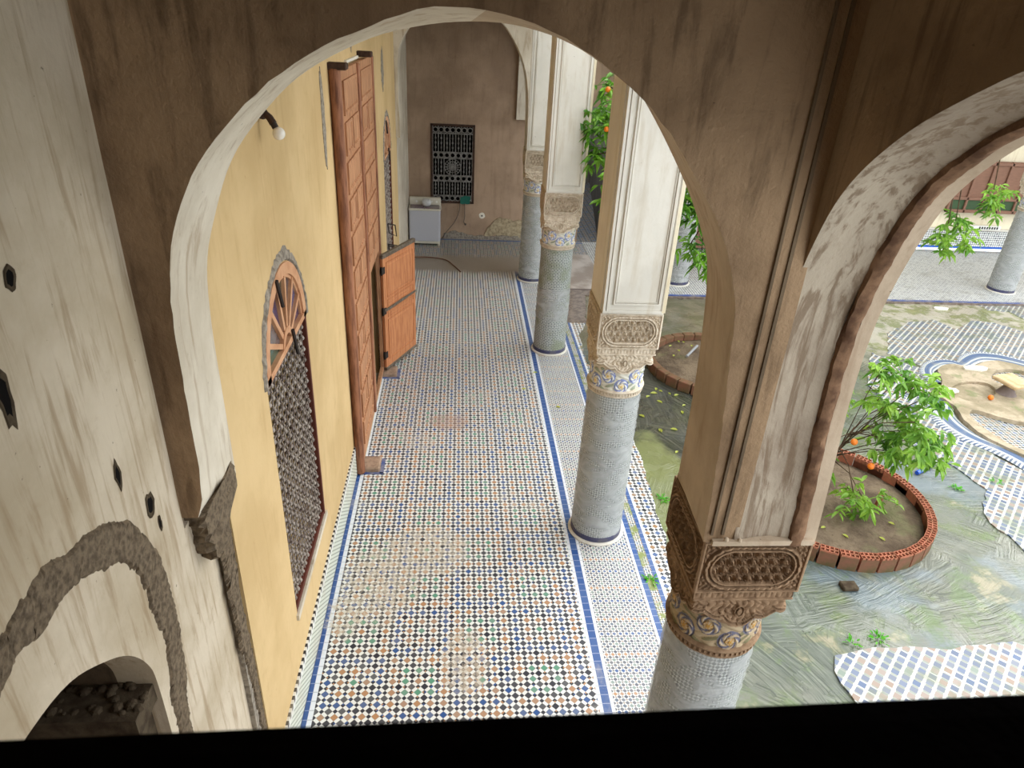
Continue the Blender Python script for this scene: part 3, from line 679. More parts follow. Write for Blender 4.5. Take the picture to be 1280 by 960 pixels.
def make_capital(parent, mat, pmat):
    # block with four carved faces
    H = .34; z0 = 2.34; NU, NV = 132, 80; m = MB()
    for s in range(4):
        c, sn = math.cos(s*PI/2), math.sin(s*PI/2); vs = []
        for j in range(NV+1):
            for i in range(NU+1):
                u = -HB+2*HB*i/NU; v = H*j/NV; d = side_relief(u, v, H) if 0 < i < NU else 0.0; y = -(HB+d)
                vs.append((u*c-y*sn, u*sn+y*c, z0+v))
        m.add(vs, [(j*(NU+1)+i, j*(NU+1)+i+1, (j+1)*(NU+1)+i+1, (j+1)*(NU+1)+i) for j in range(NV) for i in range(NU)])
    e = HB; m.box((-e, -e, z0+H-.001), (e, e, z0+H+.008)); m.add([(-e, -e, z0), (e, -e, z0), (e, e, z0), (-e, e, z0)], [(0, 1, 2, 3)])
    m.build('carved_block', mat, parent)
    # frieze band
    m = MB(); N = 480; b0, b1 = 2.272, 2.34; rows = []
    for j in range(13):
        v = j/12; row = []
        for i in range(N):
            side = i*4//N; t = (i*4/N-side)*2-1; hb = HB-.012; u = t*hb
            d = -.006+.008*abs(math.sin(u*105))*abs(math.sin(v*PI*1.0+math.sin(u*105)*.6)) if .2 < v < .8 else (.004 if v < .12 or v > .88 else -.006)
            y = -(hb+d); c, sn = math.cos(side*PI/2), math.sin(side*PI/2); row.append((u*c-y*sn, u*sn+y*c, lerp(b0, b1, v)))
        rows.append(row)
    m.loft(rows, True, True); m.build('frieze_band', mat, parent)
    # scalloped corbel: square above, round below
    m = MB(); N = 384; rows = []; z0, z1 = 2.07, 2.275; NV = 40
    for j in range(NV+1):
        v = j/NV; row = []
        for i in range(N):
            th = 2*PI*i/N; c, s_ = math.cos(th), math.sin(th); mxx = max(abs(c), abs(s_)); 
            e = lerp(2.6, 14, min(1, v*1.6)); sq = (HB-.018)/((abs(c)**e+abs(s_)**e)**(1/e)); rc = .268
            t = min(1, max(0, v*1.9)); t = t*t*(3-2*t); r = lerp(rc, sq, t)
            f = ((th+PI/4) % (PI/2))/(PI/2)*2-1        # 0 at the middle of a side
            a = abs(f); g = .05+.62*(a**.75)-.13*abs(math.sin(a*PI*2.5))
            d = 0
            t2 = min(1, max(0, v*1.5+.35)); r2 = lerp(rc+.006, sq, t2*t2*(3-2*t2))
            if v < g-.04: r = lerp(r, .256, .9)
            elif abs(v-g) < .04: r = r2; d = .014
            elif v < g+.09: r = r2; d = -.006
            elif v < g+.14: r = r2; d = .009
            else:
                r = r2; d = -.012+.015*abs(math.sin(f*19+math.sin(v*14))*math.sin(v*17+math.cos(f*9)))**.7
                if a < .16 and .3 < v < .82:
                    ee = math.hypot(f/.13, (v-.55)/.22); d = .010 if ee < .5 else (-.012 if ee < .75 else (.008 if ee < 1 else d))
            row.append(((r+d)*c, (r+d)*s_, lerp(z0, z1, v)))
        rows.append(row)
    m.loft(rows, True, True); m.build('scalloped_corbel', mat, parent)
    # painted floral collar
    m = MB(); N = 384; NV = 44; rows = []; cols = []; zz0, zz1 = 1.86, 2.10
    cw = (.62, .60, .52); blue_ = (.22, .27, .52); yel = (.72, .50, .16); wht = (.74, .74, .70); grn = (.30, .33, .24)
    for j in range(NV+1):
        v = j/NV; row = []
        for i in range(N):
            th = 2*PI*i/N; s = th/(2*PI)*12; k = math.floor(s); best = 9
            for kk in (k-1, k, k+1, k+2):
                cv = .30 if kk % 2 else .70; d_ = math.hypot((s-kk)*.155/ .155*.62, (v-cv)*1.0)
                if d_ < best: best = d_; bc = (s-kk, v-cv)
            ang = math.atan2(bc[1], bc[0]*.62); d = 0
            if best < .05: c_ = yel; d = .010
            elif best < .12: c_ = yel if math.sin(ang*8) > 0 else wht; d = .006
            elif best < .15: c_ = cw; d = -.004
            elif best < .27: c_ = wht if math.sin(ang*5+best*40) > -.2 else blue_; d = .004+.004*math.sin(ang*5+best*40)
            elif best < .32: c_ = blue_; d = -.004
            else: q_ = math.sin(s*5+math.sin(v*9)*2)*math.sin(v*15+math.cos(s*4)); c_ = grn if q_ > .25 else cw; d = -.006+.009*abs(q_)
            if v < .05: d = .012; c_ = cw
            r = .256+.004*v+d; row.append((r*math.cos(th), r*math.sin(th), lerp(zz0, zz1, v))); cols.append(c_)
        rows.append(row)
    m.loft(rows, True, False); o = m.build('painted_collar', pmat, parent)
    ca = o.data.color_attributes.new('Col', 'FLOAT_COLOR', 'POINT')
    for i, c_ in enumerate(cols): ca.data[i].color = (*c_, 1)
    m = MB(); m.lathe([(.255, 1.80), (.268, 1.805), (.27, 1.815), (.262, 1.822), (.262, 1.85), (.278, 1.855), (.282, 1.868), (.27, 1.876)], 64)
    for i in range(56):
        a = 2*PI*i/56; rt = Matrix.Rotation(a, 3, 'Z'); m.box((.258, -.007, 1.824), (.274, .007, 1.849), 0, rt, (0, 0, 1.83))
    smooth_angle(m.build('ring_moulding', mat, parent), 40)
def uv_cyl(o, r):
    me = o.data; uvl = me.uv_layers.new(name='UVMap')
    for p in me.polygons:
        us = []
        for li in p.loop_indices:
            v = me.vertices[me.loops[li].vertex_index].co; us.append(math.atan2(v.y, v.x))
        if max(us)-min(us) > PI: us = [u+2*PI if u < 0 else u for u in us]
        for li, u in zip(p.loop_indices, us):
            v = me.vertices[me.loops[li].vertex_index].co; uvl.data[li].uv = (u/(2*PI)*.052*32, v.z)
def make_column(name, label, loc, wraps, mat='stucco_carved', pmat='painted_stucco', smat='shaft_mosaic', rmin=.255, group='wrapped mosaic columns of the gallery arcade'):
    t = thing(name, label, 'column', loc, group)
    m = MB(); m.lathe([(.268, .05), (.266, .4), (.262, 1.0), (.256, 1.6), (rmin, 1.82)], 64, caps=False); o = m.build('shaft', smat, t, True); uv_cyl(o, .26)
    m = MB(); m.lathe([(.30, 0), (.305, .01), (.305, .02), (.285, .028), (.28, .03)], 64); m.build('plinth', 'plaster_white', t)
    m = MB(); m.lathe([(.272, .028), (.276, .032), (.276, .085), (.270, .09)], 64); m.build('base_ring', 'base_blue', t)
    make_capital(t, mat, pmat)
    for (z0, z1, seed) in wraps:
        m = MB(); rd = random.Random(seed); n = int((z1-z0)/.03)+1; rings = []
        for j in range(n+1):
            z = lerp(z0, z1, j/n); r = .268-.010*z/1.8+.006
            rings.append([((r+.006*mnoise.noise((3*math.cos(2*PI*i/72), 3*math.sin(2*PI*i/72), z*9+seed))+.004*math.sin(z*60+3*mnoise.noise((math.cos(2*PI*i/72)*2, math.sin(2*PI*i/72)*2, seed))))*math.cos(2*PI*i/72), (r+.006*mnoise.noise((3*math.cos(2*PI*i/72), 3*math.sin(2*PI*i/72), z*9+seed))+.004*math.sin(z*60+3*mnoise.noise((math.cos(2*PI*i/72)*2, math.sin(2*PI*i/72)*2, seed))))*math.sin(2*PI*i/72), z+(.03*mnoise.noise((2*math.cos(2*PI*i/72), 2*math.sin(2*PI*i/72), seed+5)) if j in (0, n) else 0)) for i in range(72)])
        m.loft(rings, True); m.build('plastic_wrap', 'plastic_wrap', t, True)
    return t
simple('base_blue', (56, 58, 92), .5, .4, nz=12, rgb2=(90, 88, 96))
CX = 1.555
cols = []
GRP = None
c3 = make_column('column', 'plastic wrapped mosaic column, middle of the gallery row, second nearest', (CX, 5.95, 0), [(.1, .98, 1), (.9, 1.80, 2)], group=GRP)
def dup_col(label, loc, keepwrap=True):
    c = copy_tree(c3); c.location = loc; c['label'] = label; return c
c2 = make_column('column', 'wrapped grey green mosaic column between the middle and farthest gallery columns', (CX, 10.6, 0), [(.62, 1.15, 3)], smat='shaft_mosaic_moss', group=GRP)
c4 = dup_col('farthest slim looking mosaic column of the gallery row, before the washing machine', (CX, 14.1, 0))
c1 = make_column('column', 'near corner column with dark brown carved capital, foot hidden by the sill', (CX, 2.93, 0), [(.1, 1.80, 6)], 'stucco_brown', 'painted_stucco_brown', group=GRP)
dup_col('mosaic column at back of the patio seen beside the middle pier', (4.72, 14.1, 0))
dup_col('mosaic column of the far gallery at the right edge of the photo', (12.25, 14.1, 0))

# ------------------------------------------------------------ back walls and far gallery
dj0, dj1 = 2.95, 3.55
m = MB(); m.slab([(-1.7, 0), (dj0, 0), (dj0, 3.2), (dj1, 3.2), (dj1, 0), (6.0, 0), (6.0, ZT), (-1.7, ZT)], [[(-.68, .88), (-.68, 2.69), (.35, 2.69), (.35, .88)]], lambda a, b, t: (a, t, b), 17.25, 16.9)
struct(m.build('wall_back', 'plaster_back'), 'dim brown back wall with the dark lattice window')
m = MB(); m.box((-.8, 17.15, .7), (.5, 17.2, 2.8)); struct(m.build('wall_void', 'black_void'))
m = MB(); m.box((6.0, 17.45, 0), (21, 17.8, ZT)); m.box((5.6, 16.9, 0), (6.0, 17.8, ZT)); struct(m.build('wall_back', 'plaster_cream'), 'cream far gallery wall beyond the patio')
m = MB(); m.box((6.0, 17.4, 0), (21, 17.45, .5)); struct(m.build('baseboard_back', 'tile_dado_far'), 'tiled dado with blue base line on the far gallery wall')
m = MB(); m.box((6.0, 17.34, .5), (21, 17.45, .545)); struct(m.build('trim_9', 'plaster_white'))
m = MB(); m.slab([(dj0, 16.95), (dj1, 16.95), (dj1+.9, 24), (dj0+.3, 24)], [], lambda a, b, t: (a, b, t), .0, .01); struct(m.build('floor', 'zellige_passage'), 'dark tiled passage floor beyond the back doorway')
m = MB(); m.box((dj1, 16.86, 0), (dj1+.07, 17.3, 3.2)); struct(m.build('trim_10', 'plaster_white'), 'white door jamb of the back passage')
m = MB(); m.slab([(dj1+.0, 17.25), (dj1+.9, 24), (dj1+1.1, 24), (dj1+.2, 17.25)], [], lambda a, b, t: (a, b, t), 0, 3.2); m.slab([(dj0-.2, 17.25), (dj0+.1, 24), (dj0+.3, 24), (dj0, 17.25)], [], lambda a, b, t: (a, b, t), 0, 3.2); m.box((dj0-.3, 24, 0), (dj1+1.2, 24.2, 3.3))
struct(m.build('wall_passage', 'plaster_passage'), 'grey passage walls beyond the back doorway')
for k, (a, b) in enumerate([(1.83, 4.43), (5.0, 8.1), (8.7, 11.96), (12.54, 15.6)]):
    pass
poly = [(1.8, ZT), (1.8, 4.6)]+[(3.13+1.3*math.cos(PI-PI*i/16), 4.6+1.2*math.sin(PI*i/16)) for i in range(17)]+[(4.43, ZC), (5.01, ZC)]+[(8.48+3.47*math.cos(PI-PI*i/20), 4.7+1.6*math.sin(PI*i/20)) for i in range(21)]+[(11.96, ZC), (12.54, ZC)]+[(16.3+3.7*math.cos(PI-PI*i/20), 4.7+1.6*math.sin(PI*i/20)) for i in range(21)]+[(20.1, 0), (20.6, 0), (20.6, ZT)]
m = MB(); m.slab(poly, [], lambda a, b, t: (a, t, b), 13.82, 14.38); struct(m.build('wall_arcade_back', 'plaster_white'), 'white arcade wall at the back of the patio')
# ceilings
m = MB(); m.box((-1.7, 3.2, ZT), (1.83, 17.3, ZT+.2)); m.box((1.83, 13.8, ZT), (21, 17.8, ZT+.2)); struct(m.build('ceiling', 'plaster_pale'))
m = MB(); m.box((-1.8, -.6, 6.3), (1.83, 3.2, 6.5)); struct(m.build('ceiling', 'ceiling_paint'))
# wall with the window the view is taken from
m = MB(); m.slab([(-1.8, 0), (1.5, 0), (1.5, 6.4), (-1.8, 6.4)], [[(-.9, 4.3), (-.9, 5.9), (.9, 5.9), (.9, 4.3)]], lambda a, b, t: (a, t, b), -.12, .05); struct(m.build('wall_front', 'plaster_brown'))
m = MB(); m.box((-1.8, -2.4, 3.4), (1.9, -2.2, 6.5)); m.box((-2, -2.4, 3.4), (-1.8, -.1, 6.5)); m.box((1.83, -2.4, 3.4), (2.0, -.1, 6.5)); m.box((-2, -2.4, 6.4), (2, -.1, 6.6)); m.box((-2, -2.4, 3.3), (2, -.1, 3.4)); struct(m.build('wall_rear', 'dark_room'))
m = MB(); N = 80; rows = []
rd = random.Random(2)
for (y, z) in ((-.11, 4.30), (-.11, 4.588), (.28, 4.592), (.297, 4.590), (.302, 4.58), (.302, 4.30)):
    rows.append([(x, y, z+x*.03) for x in [-.89+1.78*i/N for i in range(N+1)]])
m.loft(rows, False); o = m.build('window_sill', 'sill_wood'); struct(o, 'black wooden window sill along the bottom of the view')
o.name = 'trim_11'

# ------------------------------------------------------------ windows of the yellow wall
def lattice_window(label, ya, yb, seed, hanging=False):
    yc = (ya+yb)/2; Wd = yb-ya; t = thing('lattice_window', label, 'window', (XW, yc, .86)); z1 = 1.97; hw = Wd/2
    # rectangular frame
    m = MB(); fr = .03
    for a, b in (((-.06, -hw, 0), (-.01, -hw+fr, z1)), ((-.06, hw-fr, 0), (.006, hw, z1)), ((-.06, -hw, 0), (.0, hw, fr)), ((-.06, -hw, z1-.03), (.0, hw, z1))): m.cbox(a, b, .005)
    m.build('frame', 'wood_red_frame', t)
    m = MB(); rd = random.Random(seed); nv = 12; nh = 20; xg = -.03
    ys = [-hw+fr+(Wd-2*fr)*(i+.5)/nv for i in range(nv)]; zs = [fr+(z1-.06)*(j+.5)/nh for j in range(nh)]
    for y in ys: m.tube([(xg, y, .02), (xg, y, z1-.02)], .006, 6)
    for z in zs: m.tube([(xg, -hw+.02, z), (xg, hw-.02, z)], .006, 6)
    for i, y in enumerate(ys):
        for j, z in enumerate(zs):
            m.ball((xg+.004, y, z), .021, 6, 4)
            if (i+j) % 2: m.ball((xg+.004, y, z+(z1-.06)/nh/2), .010, 5, 3)
    m.build('turned_grille', 'wood_grille', t)
    m = MB(); m.box((-.012, -hw-.03, -.05), (.02, hw+.03, .0)); m.build('sill', 'plaster_pale', t)
    # fanlight
    r = hw; rz = .6; m = MB(); K = 40
    def arcp(rr, a, x): return (x, -math.cos(a)*hw*rr, z1+math.sin(a)*rz*rr)
    def arcstrip(mm, r0, r1, x0, x1, a0=0, a1=PI, k=K):
        rings = []
        for i in range(k+1):
            a = lerp(a0, a1, i/k); rings.append([arcp(r0, a, x0), arcp(r0, a, x1), arcp(r1, a, x1), arcp(r1, a, x0)])
        mm.loft(rings, True, True)
    arcstrip(m, .86, 1.0, -.07, .012); arcstrip(m, .82, .86, -.05, -.004); arcstrip(m, .17, .25, -.04, .008)
    m.box((-.07, -hw, z1), (.012, hw, z1+.045))
    n = 7
    for i in range(1, n):
        a = PI*i/n; p0 = Vector(arcp(.2, a, -.03)); p1 = Vector(arcp(.9, a, -.03)); d = (p1-p0).normalized(); s = Vector((0, -d.z, d.y))*.019
        m.loft([[tuple(p0+s+Vector((-.006, 0, 0))), tuple(p0+s+Vector((.032, 0, 0))), tuple(p0-s+Vector((.032, 0, 0))), tuple(p0-s+Vector((-.006, 0, 0)))], [tuple(p1+s+Vector((-.006, 0, 0))), tuple(p1+s+Vector((.032, 0, 0))), tuple(p1-s+Vector((.032, 0, 0))), tuple(p1-s+Vector((-.006, 0, 0)))]], True, True)
    fan = m.build('fanlight_frame', 'wood_fan', t)
    gl = ['glass_green', 'glass_grey', 'glass_purple', 'glass_olive', 'glass_grey', 'glass_blue', 'glass_purple']
    for i in range(n):
        m = MB(); a0 = PI*i/n+.01; a1 = PI*(i+1)/n-.01; pts = [arcp(.22, a0, -.022)]+[arcp(.86, lerp(a0, a1, k/6), -.022) for k in range(7)]+[arcp(.22, a1, -.022)]
        m.loft([pts, [(x-.006, y, z) for x, y, z in pts]], True, True); m.build('glass_pane', gl[i], fan)
    m = MB(); rings = []
    for i in range(61):
        a = PI*i/60; q = 1.08+.05*rd.random()+.06*math.exp(-((i-34)/8)**2); rings.append([arcp(1.0, a, -.01), arcp(1.03, a, .012+.008*rd.random()), arcp((1+q)/2+.02, a, .012+.008*rd.random()), arcp(q, a, .001)])
    m.loft(rings, False); m.build('mortar_rim', 'mortar_grey', t)
    m = MB(); m.tube([(.02, -.18, z1+.56), (.03, -.13, z1+.36)], .014, 6); m.tube([(.02, .1, z1+.09), (.03, .14, z1-.12)], .014, 6); m.build('iron_hook', 'iron', t)
    if hanging:
        m = MB()
        for (y, z, sx) in ((-.3, .9, .12), (-.32, .55, .15), (-.25, .5, .18), (-.28, .2, .1)):
            m.tube([(0, y, z), (sx, y+.03, z-.03), (sx+.02, y+.02, z-.22), (.02, y, z-.16), (0, y, z)], .012, 5)
        m.build('iron_bracket', 'iron', t)
    return t
lattice_window('nearest arched window of the yellow wall, colored fanlight above turned wood lattice', *W1, 11)
lattice_window('farther arched lattice window of the yellow wall, beyond the tall wooden door', *W2, 12, True)

# ------------------------------------------------------------ tall double door
d = thing('double_door', 'tall panelled reddish wood double door standing against the yellow wall', 'door', (XW, 8.25, 0))
FX = .085
def leaf(y0, y1, cut, name, label=None):
    """door leaf from local y0 to y1; cut=(ya,yb,z) wicket opening"""
    m = MB(); zb, zt = .1, 4.45
    out = [(y0, zb), (y1, zb), (y1, zt), (y0, zt)]
    hs = []
    if cut: hs = [[(cut[0], .16), (cut[0], cut[2]), (cut[1], cut[2]), (cut[1], .16)]]
    m.slab(out, hs, yl, FX-.045, FX)
    o = m.build(name, 'wood_door', d)
    pw0 = y0+.20 if not cut else y0+.16; pw1 = y1-.14 if not cut else y1-.16; rows = 11
    for r in range(rows):
        z0 = .3+r*.375; z1 = z0+.31
        if cut and z0 < cut[2]+.02: continue
        if r % 2 == 0: spl = [(pw0, pw1)]
        else:
            mid = (pw0+pw1)/2; spl = [(pw0, mid-.03), (mid+.03, pw1)]
        for (a, b) in spl:
            m = MB(); b_ = .03
            P = lambda ya, yb_, za, zb_, x: [(x, ya, za), (x, yb_, za), (x, yb_, zb_), (x, ya, zb_)]
            m.loft([P(a, b, z0, z1, FX-.001), P(a, b, z0, z1, FX+.018), P(a+b_, b-b_, z0+b_, z1-b_, FX+.018), P(a+b_+.01, b-b_-.01, z0+b_+.01, z1-b_-.01, FX+.003), P(a+.09, b-.09, z0+.09, z1-.09, FX+.012)], True, True)
            m.build('panel', 'wood_door', o)
    return o
l1 = leaf(-1.28, 0.0, None, 'door_leaf'); l2 = leaf(.03, 1.36, (.33, 1.27, 1.98), 'door_leaf')
m = MB(); rings = []
for z in [0.02, .05, .3, 1, 2, 3, 4, 4.46, 4.48]: rings.append([(FX-.03+.055*math.cos(a), -1.27+.055*math.sin(a), z) for a in [2*PI*k/16 for k in range(16)]])
m.loft(rings, True, True); m.build('pivot_post', 'wood_post', d, True)
m = MB(); m.cbox((FX-.03, -.035, .12), (FX+.03, .045, 4.45), .012); m.build('cover_strip', 'wood_post', d)
m = MB(); m.cbox((FX-.045, 1.36, .1), (FX+.02, 1.44, 4.45), .01); m.build('end_stile', 'wood_post', d)
for y in (-1.32, .67):
    m = MB(); m.cbox((-.15, y, 4.47), (.17, y+.14, 4.53), .01); m.build('pivot_bracket', 'wood_dark', d)
m = MB(); m.cbox((-.06, -.3, 4.46), (.03, .6, 4.49), .005); m.build('paper_strip', 'chip_white', d)
m = MB(); m.box((-.05, -.98, .0), (.07, 1.2, .09)); m.build('threshold', 'plaster_pale', d)
# wicket
ang = math.atan2(.4, .88)
wk = bpy.data.objects.new('wicket_leaf', None); COL.objects.link(wk); wk.parent = d; wk.location = (FX+.03, 1.30, 0); wk.rotation_euler = (0, 0, -ang)
wk['label'] = 'open orange wood wicket leaf with metal strap'
L = .96; m = MB(); z0, z1 = .13, 1.86
m.cbox((-.025, 0, z0), (.02, L, z1), .006)
def rp(m, ya, yb_, za, zb_, x=.02):
    b_ = .022; P = lambda e, xx: [(xx, ya+e, za+e), (xx, yb_-e, za+e), (xx, yb_-e, zb_-e), (xx, ya+e, zb_-e)]
    m.loft([P(0, x-.001), P(0, x+.008), P(b_*.4, x+.008), P(b_*.5, x-.01+.004), P(b_*1.2, x-.004), P(b_*2.6, x+.006)], True, True)
for (za, zb_) in ((.25, .90), (.94, 1.03), (1.10, 1.21), (1.25, 1.78)): rp(m, .09, L-.08, za, zb_)
pw = m.build('wicket_board', 'wood_orange', wk)
m = MB(); m.cbox((-.03, -.01, z1-.01), (.028, L+.01, z1+.05), .006); m.build('top_rail', 'metal_strap', wk)
m = MB(); m.cbox((-.03, -.01, .09), (.028, L, .14), .006); m.build('bottom_rail', 'metal_strap', wk)
m = MB(); m.cbox((.02, .0, 1.045), (.034, L*.72, 1.09), .003); m.cbox((.02, L*.72, 1.05), (.03, L, 1.085), .003); m.build('strap', 'metal_strap', wk)
for z in (.35, 1.06, 1.68):
    m = MB(); m.tube([(.012, -.035, z-.06), (.012, -.035, z+.06)], .014, 8); m.box((.02, -.05, z-.05), (.03, .04, z+.05)); m.build('hinge', 'iron', wk)
# pivot stones
for (y, lb) in ((7.12, 'stone pivot block with blue tile edge under the near end of the door'), (9.6, 'stone pivot block with blue tile edge under the far end of the door')):
    t = thing('pivot_stone', lb, 'stone', (-1.03, y, 0))
    m = MB(); m.cbox((-.12, -.13, 0), (.11, .13, .075), .012); m.build('stone', 'stone_block', t)
    m = MB(); m.box((.112, -.16, 0), (.155, .16, .012)); m.box((-.12, -.165, 0), (.155, -.132, .012)); m.build('tile_edging', 'blue_edge', t)

# lamp on the yellow wall
t = thing('wall_lamp', 'bare white bulb in a dark bracket on the yellow wall', 'lamp', (XW, 4.5, 4.4))
m = MB(); m.ball((.02, 0, .0), .035, 10, 6); m.tube([(0, 0, 0), (.04, -.01, .0), (.065, -.02, -.02), (.085, -.03, -.05)], [.022, .02, .022, .024], 10); m.lathe([(.03, -.02), (.034, .0), (.03, .02)], 12, (.0, 0)); m.build('bracket', 'wood_dark', t)
m = MB(); m.tube([(.083, -.03, -.045), (.098, -.035, -.075)], .02, 12); m.build('socket', 'iron', t)
m = MB(); m.ball((.115, -.04, -.105), .038, 16, 10); m.build('bulb', 'bulb_glass', t, True)
# grey patches beside the door top
for (y, z, a, b) in ((6.55, 4.1, .07, .42), (8.5, 4.85, .08, .3), (11.7, 4.15, .18, .3)):
    m = MB(); rd = random.Random(int(y*10)); P = [(y+a*rd.uniform(.7, 1.2)*math.cos(q*PI/12), z+b*rd.uniform(.85, 1.1)*math.sin(q*PI/12)) for q in range(24)]
    m.slab(P, [], yl, XW-.01, XW+.006); struct(m.build('trim_12', 'mortar_grey'), 'grey repair patch on the yellow wall')

# ------------------------------------------------------------ back window grille
t = thing('wooden_window_grille', 'dark turned wood grille window in the brown back wall', 'window', (-.165, 16.9, .88)); W, H = 1.03, 1.81
m = MB()
for a, b in (((-W/2, -.03, 0), (-W/2+.05, .06, H)), ((W/2-.05, -.03, 0), (W/2, .06, H)), ((-W/2, -.03, 0), (W/2, .06, .05)), ((-W/2, -.03, H-.05), (W/2, .06, H))): m.cbox(a, b, .006)
m.build('frame', 'wood_dark', t)
m = MB(); nx = 7; px_ = (W-.1)/nx; hz = [.05, .19, .62, .76, .90, 1.10, 1.24, 1.62, 1.76]
hz = [.05, .18, .52, .65, 1.05, 1.18, 1.60, H-.05]
for z in hz[1:-1]: m.box((-W/2+.04, -.02, z-.012), (W/2-.04, .01, z+.012))
for i in range(nx+1):
    x = -W/2+.05+px_*i; m.box((x-.011, -.02, .05), (x+.011, .01, H-.05))
for i in range(nx):
    x = -W/2+.05+px_*(i+.5)
    for j in range(len(hz)-1):
        za, zb_ = hz[j], hz[j+1]
        if zb_-za > .2:
            if 2 <= i <= 4 and .6 < za < .7: continue
            m.tube([(x, -.005, za), (x, -.005, zb_)], .008, 6)
            for q in (.25, .5, .75): m.ball((x, -.005, lerp(za, zb_, q)), .02, 6, 5, 0, 1.6)
        else:
            k = 12; zc = (za+zb_)/2; ro_, ri = .066, .046
            m.loft([[(x+r_*math.cos(2*PI*q/k), y_, zc+r_*math.sin(2*PI*q/k)) for q in range(k)] for r_, y_ in ((ro_, .005), (ro_, -.015), (ri, -.015), (ri, .005))], True)
x0 = -W/2+.05+px_*2; x1 = x0+3*px_; xc, zc = (x0+x1)/2, .85
for k in range(8):
    a = PI*k/8; m.tube([(xc-.2*math.cos(a), -.01, zc-.19*math.sin(a)), (xc+.2*math.cos(a), -.01, zc+.19*math.sin(a))], .008, 5)
for rr_ in (.07, .13, .185): m.tube([(xc+rr_*math.cos(2*PI*q/24), -.012, zc+rr_*math.sin(2*PI*q/24)) for q in range(25)], .008, 5)
m.build('turned_grille', 'wood_grille_back', t)
m = MB(); m.slab(jag([(.18, .0), (.42, .0), (.43, .17), (.3, .2), (.2, .16)], .012, .05, True, 2), [], lambda a, b, t_: (a, t_, b), -.05, -.028); o = m.build('green_cloth', 'green_plastic', None, loc=(-.165, 16.9, .88)); tag(o, 'green cloth caught in lower right corner of the back window', 'cloth')
m = MB(); m.tube(catmull([(.02, 16.86, .9), (.0, 16.84, .7), (-.1, 16.83, .45), (-.3, 16.8, .2), (-.42, 16.75, .03)], 5), .008, 6); tag(m.build('power_cable', 'cable_grey'), 'thin cable hanging from the back window down to the washing machine', 'cable')
m = MB(); m.tube(catmull([(.13, 16.86, .9), (.14, 16.85, .6), (.12, 16.84, .45), (.15, 16.84, .4)], 5), .008, 6); m.ball((.16, 16.83, .39), .025); tag(m.build('short_cable', 'cable_grey'), 'short loose cable with a plug hanging under the back window', 'cable')
t = thing('wall_socket', 'white round electric socket on the brown back wall', 'socket', (.56, 16.9, .6))
m = MB(); k = 20; m.loft([[(r_*math.cos(2*PI*q/k)*(1+.08*math.sin(5*q)), y_, r_*math.sin(2*PI*q/k)) for q in range(k)] for r_, y_ in ((.075, .0), (.07, -.012), (.02, -.014))], True, True); m.build('plate', 'chip_white', t)
m = MB(); m.tube([(0, -.01, 0), (0, -.03, 0)], .02, 10); m.build('hole', 'black_plastic', t)
# broken zone low on the back wall
m = MB(); rd = random.Random(6); P = jag([(.62, .12), (.78, .42), (.95, .55), (1.15, .57), (1.35, .5), (1.8, .5), (1.9, .1)], .03, .06, True, 5); m.slab(P, [], lambda a, b, t_: (a, t_, b), 16.93, 16.87); struct(m.build('trim_13', 'rubble_yellow'), 'broken yellowish rubble area low on the back wall')
m = MB(); P = jag([(-.35, .0), (-.35, .14), (-.1, .22), (.2, .12), (.5, .1), (.9, .12), (1.9, .16), (1.9, 0)], .02, .06, True, 9); m.slab(P, [], lambda a, b, t_: (a, t_, b), 16.93, 16.875); struct(m.build('trim_14', 'mortar_grey'), 'crumbled mortar strip at the foot of the back wall')

# ------------------------------------------------------------ washing machine
t = thing('washing_machine', 'old white twin tub washing machine in the back left corner', 'washing machine', (-.80, 16.5, 0))
m = MB()
def rbox(m, x0, x1, y0, y1, z0, z1, r=.04, tw=0.0):
    def ring(z, d, f=1):
        out = []
        for (cx_, cy_, a0) in ((x1-r, y1-r, 0), (x0+r, y1-r, PI/2), (x0+r, y0+r, PI), (x1-r, y0+r, 3*PI/2)):
            for q in range(5): a = a0+PI/2*q/4; out.append((cx_+(r-d)*math.cos(a), cy_+(r-d)*math.sin(a), z))
        return out
    m.loft([ring(z0, .008), ring(z0+.01, 0), ring(z1-.012, 0), ring(z1, .012)], True, True)
rbox(m, -.37, .36, -.21, .2, .1, .83); m.build('cabinet', 'enamel', t)
m = MB(); rbox(m, -.36, .35, -.2, .19, .04, .1, .03); m.build('base_skirt', 'enamel_cream', t)
m = MB(); rbox(m, -.385, .375, -.225, .21, .83, .875, .04); m.build('top_rim', 'enamel_cream', t)
m = MB(); m.cbox((-.34, -.19, .872), (-.02, .08, .90), .01); m.build('tub_lid', 'lid_purple', t)
m = MB(); m.cbox((.0, -.19, .872), (.34, .08, .905), .01); m.build('spin_lid', 'lid_purple', t)
m = MB(); m.cbox((-.375, .1, .87), (.365, .21, 1.06), .015); pnl = m.build('control_panel', 'enamel_cream', t)
for x in (-.2, .15, .27): m = MB(); m.tube([(x, .1, .97), (x, .075, .97)], .025, 12); m.build('knob', 'white_plastic', pnl)
for x, y in ((-.33, -.17), (.32, -.17), (-.33, .15), (.32, .15)): m = MB(); m.lathe([(.03, 0), (.03, .045)], 10, (x, y)); m.build('foot', 'enamel_cream', t)
m = MB(); rings = []; rd = random.Random(1)
for i in range(9):
    a = PI*i/8; rings.append([((.11*math.sin(a)+.003)*(1+.18*rd.uniform(-1, 1))*math.cos(2*PI*q/16), (.09*math.sin(a)+.003)*(1+.18*rd.uniform(-1, 1))*math.sin(2*PI*q/16), .09-.09*math.cos(a)) for q in range(16)])
m.loft(rings, True, True); o = m.build('plastic_bag', 'bag_plastic', None, True, loc=(-.77, 16.45, .90)); tag(o, 'crumpled white plastic bag on top of the washing machine', 'bag')
